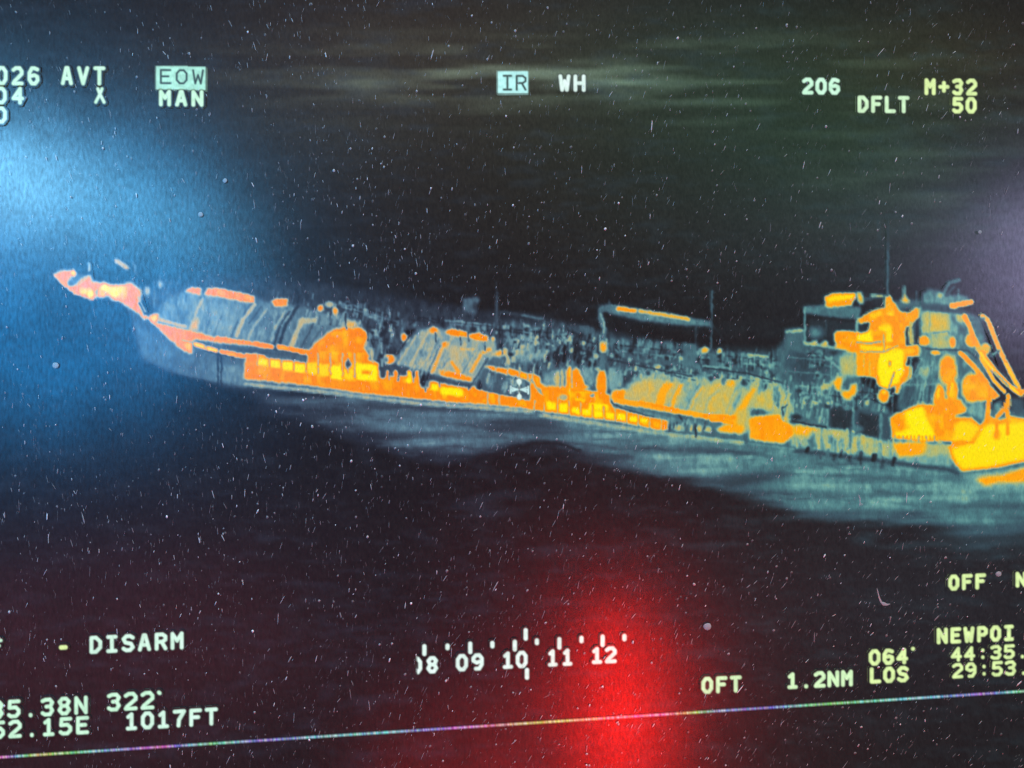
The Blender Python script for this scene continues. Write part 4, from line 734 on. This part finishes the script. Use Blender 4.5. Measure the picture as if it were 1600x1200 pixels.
# ---------------------------------------------------------------- the ship's parts
# (key, parent key, name, label, depth in mm, outlines...) - later entries lie on top
P_ = [
 ('hull', None, 'hull', 'blue-grey hull side running down to the water', .8, [HULL]),
 ('pipe', None, 'deck_piping', 'dark tangle of pipes and rails along the deck', .9, [[(228, 455), (300, 440), (380, 440), (470, 455), (560, 470), (650, 485), (760, 500), (870, 505), (950, 525), (1090, 540), (1220, 548), (1232, 600), (1232, 655), (1160, 658), (1000, 640), (955, 640), (840, 612), (740, 604), (600, 576), (480, 556), (300, 522), (240, 500)]]),
 ('bow', None, 'bow', 'glowing orange and yellow bow rail with deck gear', 1.2, [[(78, 426), (98, 420), (120, 422), (136, 408), (144, 410), (148, 438), (180, 440), (214, 444), (224, 460), (232, 488), (250, 488), (250, 500), (302, 517), (303, 552), (296, 556), (262, 530), (226, 502), (194, 474), (150, 470), (112, 460), (92, 444)]]),
 ('t1', None, 'cargo_tank', 'forward rounded cargo tank with an orange hot end', 1.4, [T1]),
 ('t1h', 't1', 'hot_patch', 'large orange patch on the aft end of the tank', 1.6, [[(480, 554), (492, 537), (508, 524), (524, 512), (545, 510), (562, 509), (577, 519), (579, 528), (572, 540), (578, 562), (480, 560)]]),
 ('t1w', 't1', 'tank_walkway', 'orange strips along the tank top', 1.6, [[(288, 448), (300, 446), (345, 448), (400, 460), (400, 476), (345, 466), (290, 460)], [(422, 468), (434, 464), (452, 464), (451, 480), (428, 482)]]),
 ('t1b', 't1', 'tank_band', 'tan hoop round the forward tank', 1.6, [[(392, 474), (402, 474), (376, 526), (365, 526)]]),
 ('t1c', 't1', 'tank_band', None, 1.6, [[(441, 484), (469, 476), (442, 540), (424, 536)]]),
 ('t1d', 't1', 'tank_band', 'wide tan hoop near the aft end', 1.6, [[(466, 498), (480, 498), (462, 544), (450, 540)]]),
 ('t2', None, 'cargo_tank', 'middle cargo tank with tan hoops', 1.4, [T2]),
 ('t2w', 't2', 'tank_walkway', 'orange strips along the tank top', 1.6, [[(696, 512), (716, 512), (764, 526), (762, 536), (744, 533), (694, 523)]]),
 ('t2b', 't2', 'tank_band', None, 1.6, [[(688, 540), (700, 538), (682, 582), (672, 580)]]),
 ('t2c', 't2', 'tank_band', None, 1.6, [[(748, 548), (768, 544), (742, 584), (732, 582)]]),
 ('t2s', 't2', 'tank_saddle', 'orange strip under the middle tank', 1.6, [[(683, 576), (712, 580), (740, 588), (738, 599), (700, 592), (686, 588)]]),
 ('t3', None, 'cargo_tank', 'aft cargo tank glowing tan and orange', 1.4, [T3]),
 ('t3s', 't3', 'tank_saddle', 'bright orange seam under the aft tank', 1.6, [[(952, 620), (966, 608), (978, 607), (978, 622), (1050, 635), (1100, 644), (1152, 652), (1150, 664), (1100, 656), (1000, 638), (958, 632)]]),
 ('t3b', 't3', 'tank_band', 'broad orange hoop', 1.6, [[(1036, 598), (1052, 598), (1040, 632), (1022, 630)]]),
 ('t3c', 't3', 'tank_band', None, 1.6, [[(1060, 599), (1069, 599), (1055, 636), (1046, 635)]]),
 ('t3d', 't3', 'tank_band', 'slanting orange hoop by the aft end', 1.6, [[(1168, 612), (1178, 600), (1190, 598), (1160, 656), (1142, 650)]]),
 ('bulw', None, 'bulwark', 'long orange band along the ship side with yellow panels between rail posts', 1.8, [BAND]),
 ('cargo', None, 'manifold', 'orange hot manifold with upright pipes between the tanks', 2.0, [[(848, 604), (866, 588), (880, 574), (890, 568), (908, 578), (930, 572), (940, 570), (952, 600), (956, 640), (860, 640)]]),
 ('gang', None, 'gangway', 'grey gangway box framed in orange', 1.9, [[(754, 572), (766, 569), (800, 575), (846, 586), (852, 608), (866, 644), (826, 640), (790, 624), (750, 614)]]),
 ('gtop', 'gang', 'handrail', 'orange top rail of the gangway', 2.1, [[(756, 573), (766, 570), (800, 576), (838, 585), (846, 590), (848, 604), (838, 604), (828, 596), (800, 588), (770, 581), (757, 579)]]),
 ('box', None, 'vent_box', 'pale blue box standing on the forward deck', 1.2, [[(720, 464), (750, 461), (752, 472), (746, 496), (722, 490)]]),
 ('mast1', None, 'mast', 'thin mast amidships', 1.2, [[(773, 440), (778, 440), (780, 516), (773, 516)]]),
 ('der', None, 'derrick', 'low dark derrick boom forward of amidships', 1.2, [[(780, 484), (820, 488), (853, 495), (853, 503), (816, 497), (780, 492)]]),
 ('crane', None, 'crane', None, 1.6, [[(932, 500), (931, 482), (940, 474), (952, 474), (952, 494), (949, 540), (948, 572), (934, 572), (935, 540), (939, 515)]]),
 ('boom', 'crane', 'boom', 'long pale boom with an orange upper edge', 1.8, [[(952, 474), (1000, 481), (1060, 490), (1114, 500), (1116, 513), (1060, 511), (1000, 504), (952, 493)]]),
 ('mast2', None, 'mast', 'slim grey post holding the crane boom end', 1.4, [[(1109, 452), (1115, 452), (1114, 546), (1108, 546)]]),
 ('house', None, 'deckhouse', 'teal and dark after deckhouse below the bridge', 1.5, [[(1215, 545), (1225, 530), (1258, 536), (1340, 548), (1345, 590), (1440, 560), (1436, 476), (1500, 482), (1532, 496), (1545, 545), (1545, 640), (1480, 640), (1395, 690), (1300, 675), (1240, 665), (1234, 610), (1214, 592)]]),
 ('op1', 'house', 'deck_opening', None, 1.7, [[(1295, 636), (1331, 640), (1331, 674), (1295, 670)]]),
 ('op2', 'house', 'deck_opening', None, 1.7, [[(1339, 643), (1374, 648), (1373, 686), (1338, 680)]]),
 ('acc', 'house', 'cabin_wall', 'tan warm cabin wall', 1.7, [[(1440, 484), (1486, 488), (1487, 548), (1440, 544)]]),
 ('bridge', None, 'bridge', 'dark bridge wing on a post', 1.7, [[(1222, 512), (1252, 508), (1252, 476), (1290, 472), (1346, 478), (1356, 506), (1352, 520), (1338, 548), (1256, 540), (1222, 546)]]),
 ('bwin', 'bridge', 'window', 'long dark bridge window', 1.9, [[(1261, 497), (1300, 500), (1338, 505), (1338, 528), (1261, 530)]]),
 ('hot', None, 'hot_locker', 'square orange locker at the ship side', 2.0, [[(1167, 654), (1180, 648), (1220, 645), (1225, 656), (1240, 663), (1242, 681), (1232, 691), (1222, 695), (1200, 693), (1168, 688)]]),
 ('fun', None, 'funnel', 'yellow hot core of the superstructure', 2.2, [[(1336, 500), (1350, 490), (1365, 482), (1380, 480), (1381, 462), (1388, 458), (1400, 474), (1406, 484), (1420, 487), (1430, 478), (1441, 480), (1437, 498), (1424, 510), (1417, 514), (1417, 538), (1434, 536), (1443, 550), (1441, 559), (1418, 560), (1426, 570), (1426, 594), (1412, 600), (1404, 618), (1396, 618), (1390, 632), (1372, 632), (1368, 606), (1364, 592), (1336, 590), (1335, 554), (1302, 547), (1300, 530), (1304, 517), (1336, 517), (1354, 519), (1356, 506), (1342, 508)]]),
 ('flood', 'bridge', 'roof_unit', 'orange and yellow unit on the bridge roof', 2.0, [[(1284, 462), (1300, 456), (1348, 454), (1352, 476), (1332, 480), (1288, 482)]]),
 ('dome', None, 'radar_dome', 'pale radar dome with a curved scanner and an orange edge', 1.9, [[(1438, 476), (1438, 456), (1450, 450), (1470, 452), (1480, 440), (1500, 434), (1502, 442), (1490, 456), (1514, 462), (1523, 470), (1518, 480), (1484, 485)]]),
 ('mast3', None, 'mast', 'tall thin signal mast above the bridge', 1.6, [[(1384, 344), (1390, 344), (1390, 460), (1383, 460)]]),
 ('dav', None, 'davit', 'long orange sloping davit arms at the stern', 2.2, [[(1502, 490), (1510, 490), (1524, 526), (1545, 558), (1560, 575), (1545, 530), (1528, 494), (1536, 488), (1546, 498), (1566, 545), (1586, 582), (1600, 618), (1580, 622), (1548, 628), (1524, 590), (1498, 556), (1500, 548), (1524, 568), (1514, 535)]]),
 ('mass', None, 'hot_machinery', 'yellow and orange hot machinery on the after deck', 2.3, [[(1388, 652), (1408, 640), (1435, 630), (1460, 632), (1458, 600), (1466, 556), (1480, 552), (1494, 560), (1498, 600), (1520, 628), (1510, 646), (1490, 652), (1518, 650), (1530, 665), (1530, 688), (1484, 694), (1450, 694), (1448, 706), (1436, 714), (1404, 716), (1395, 704), (1390, 686)]]),
 ('stern', None, 'stern', 'solid bright yellow stern', 2.5, [[(1480, 696), (1530, 688), (1542, 655), (1560, 654), (1580, 648), (1600, 652), (1640, 648), (1702, 652), (1702, 708), (1640, 718), (1600, 724), (1560, 733), (1501, 738), (1488, 724)]]),
]
step = 1.5; bx, by, ex, ey = 70, 335, 1706, 745
cw_, ch_ = int((ex - bx) / step), int((ey - by) / step)
idm = np.zeros((ch_, cw_), int)
GX, GY = np.meshgrid(bx + (np.arange(cw_) + .5) * step, by + (np.arange(ch_) + .5) * step)
def inp(pts, X_, Y_):
    m = np.zeros(X_.shape, bool); j = len(pts) - 1
    for i in range(len(pts)):
        xi, yi = pts[i]; xj, yj = pts[j]
        if yi != yj: m ^= ((yi > Y_) != (yj > Y_)) & (X_ < (xj - xi) * (Y_ - yi) / (yj - yi) + xi)
        j = i
    return m
for k, p in enumerate(P_, 1):
    for q in p[5]: idm[inp(q, GX, GY)] = k
ship = empty('tanker_ship', 800, 650)
meta(ship, 'long gas tanker with three rounded tanks, glowing orange and yellow amidships and at the stern', 'ship')
made = {}
for k, p in enumerate(P_, 1):
    key, par, nm, lab, dep, _ = p
    m = idm == k
    rr, cc = np.nonzero(m)
    if len(rr) == 0: continue
    r0, r1, c0, c1 = rr.min(), rr.max() + 1, cc.min(), cc.max() + 1
    o = cells(nm, bx + c0 * step, by + r0 * step, step, m[r0:r1, c0:c1], -dep * .001, M_SHIP, made.get(par, ship))
    if lab: o['label'] = lab
    made[key] = o

# ---------------------------------------------------------------- dust on the glass
def dust_mesh(N, seed, big=False):
    r = np.random.RandomState(seed)
    x = r.uniform(-380, 2030, N); y = r.uniform(-290, 1400, N)
    dens = .35 + .65 * np.exp(-((x - 650) / 700) ** 2) + .25 * (y > 500)
    clump = noise(H, W, 60, 60, seed + 50)[np.clip((y - OY).astype(int), 0, H - 1), np.clip((x - OX).astype(int), 0, W - 1)]
    keep = r.rand(N) < np.clip(dens + clump * 1.5, .05, 1)
    x, y = x[keep], y[keep]; N = len(x)
    L = np.clip(r.lognormal(1.65, .5, N), 1.8, 18); wd = np.clip(r.lognormal(-.55, .55, N), .2, 2.2)
    ang = np.radians(np.interp(x, [0, 350, 800, 1500], [-6, -2, 14, 24]) + np.interp(y, [0, 600, 1200], [-4, 0, 10]) + r.normal(0, 13, N))
    rd = r.rand(N) < .06; L = np.where(rd, r.uniform(2.5, 5, N), L); wd = np.where(rd, L * .8, wd)
    dx, dy = np.sin(ang), -np.cos(ang)                      # long axis (y down)
    nx, ny = np.cos(ang), np.sin(ang)
    K = 6; th = np.arange(K) * 2 * np.pi / K; V = []; 
    jit = 1 + .35 * (r.rand(N, K) - .5)
    for k in range(K):
        a = np.cos(th[k]) * L / 2 * jit[:, k]; b = np.sin(th[k]) * wd / 2 * jit[:, k]
        X, Z = PX(x + dx * a + nx * b, y + dy * a + ny * b); V.append(np.stack([X, np.full(N, -.0034), Z], -1))
    cX, cZ = PX(x, y); V.append(np.stack([cX, -.0037 - wd * .0003, cZ], -1))
    V = np.concatenate(V); ids = np.arange(N)
    Q = []
    for k in range(0, K, 2):
        Q.append(np.stack([ids + 6 * N, ids + ((k + 2) % K) * N, ids + (k + 1) * N, ids + k * N], -1))
    alb = np.clip(r.lognormal(-1.9, .9, N), .03, 1); tin = 1 + .25 * (r.rand(N, 3) - .5)
    return V, np.concatenate(Q), np.clip(np.tile(alb[:, None] * tin, (7, 1)), 0, .9)
V, Q, DC = dust_mesh(30000, 5)
o = mesh_obj('dust', V, Q, DC, M_DST2); meta(o, 'fine pale specks and streaks of dust scattered over the whole screen', 'dust', kind='stuff')

def fleck(name, px, py, pts, wd, label, cat, group=None, mat=M_DUST):
    """a crumb or fibre lying on the glass: a tapered flattened tube along pts (photo px offsets)"""
    V = []; Q = []; n = len(pts); K = 8
    for i, (a, b) in enumerate(pts):
        p = pts[max(0, i - 1)]; q = pts[min(n - 1, i + 1)]; tx, ty = q[0] - p[0], q[1] - p[1]; l = math.hypot(tx, ty) or 1
        nx, ny = -ty / l, tx / l; w_ = wd[i] if isinstance(wd, (list, tuple)) else wd
        for k in range(K):
            c_, s_ = math.cos(k * 2 * math.pi / K), math.sin(k * 2 * math.pi / K)
            j = 1 + .25 * (random.random() - .5)
            X, Z = PX(px + a + nx * c_ * w_ / 2 * j, py + b + ny * c_ * w_ / 2 * j); V.append((float(X), -.0036 - (1 + s_) * w_ * .00012, float(Z)))
    for i in range(n - 1):
        for k in range(K): Q.append((i * K + k, i * K + (k + 1) % K, (i + 1) * K + (k + 1) % K, (i + 1) * K + k))
    o = mesh_obj(name, np.array(V), np.array(Q), None, mat); meta(o, label, cat, group=group); return o
fleck('fibre', 1375, 925, [(-6, -6), (-5, 0), (-3, 8), (0, 15), (4, 18), (9, 19), (14, 18)], [.8, 1.6, 1.8, 3.2, 5.5, 3.4, 1], 'tiny curled white fibre stuck to the glass left of the word OFF', 'fibre')
fleck('fibre', 1340, 782, [(0, -10), (2, -4), (2.5, 3), (1, 9)], [.6, 1.6, 1.6, .6], 'short curved pale hair on the teal sea below the hull', 'fibre')
for px, py, r_, lab in [(1104, 978, 12, 'round orange lit speck to the right of the red glow, the largest one'), (1558, 896, 9, 'round grey speck just after the word OFF'), (352, 283, 7, 'round pale speck in the dark beside the upper blue glow'),
                        (314, 336, 8, 'round pale speck at the lower right rim of the blue glow'), (88, 571, 10, 'round white speck in the blue below the bow'), (1529, 363, 6, 'small round speck above the stern')]:
    fleck('dust_speck', px, py, [(-r_ * .5, 0), (-r_ * .35, 0), (0, 0), (r_ * .35, 0), (r_ * .5, 0)], [r_ * .2, r_ * .72, r_ * .95, r_ * .72, r_ * .2], lab, 'dust speck', 'larger round specks of dust')
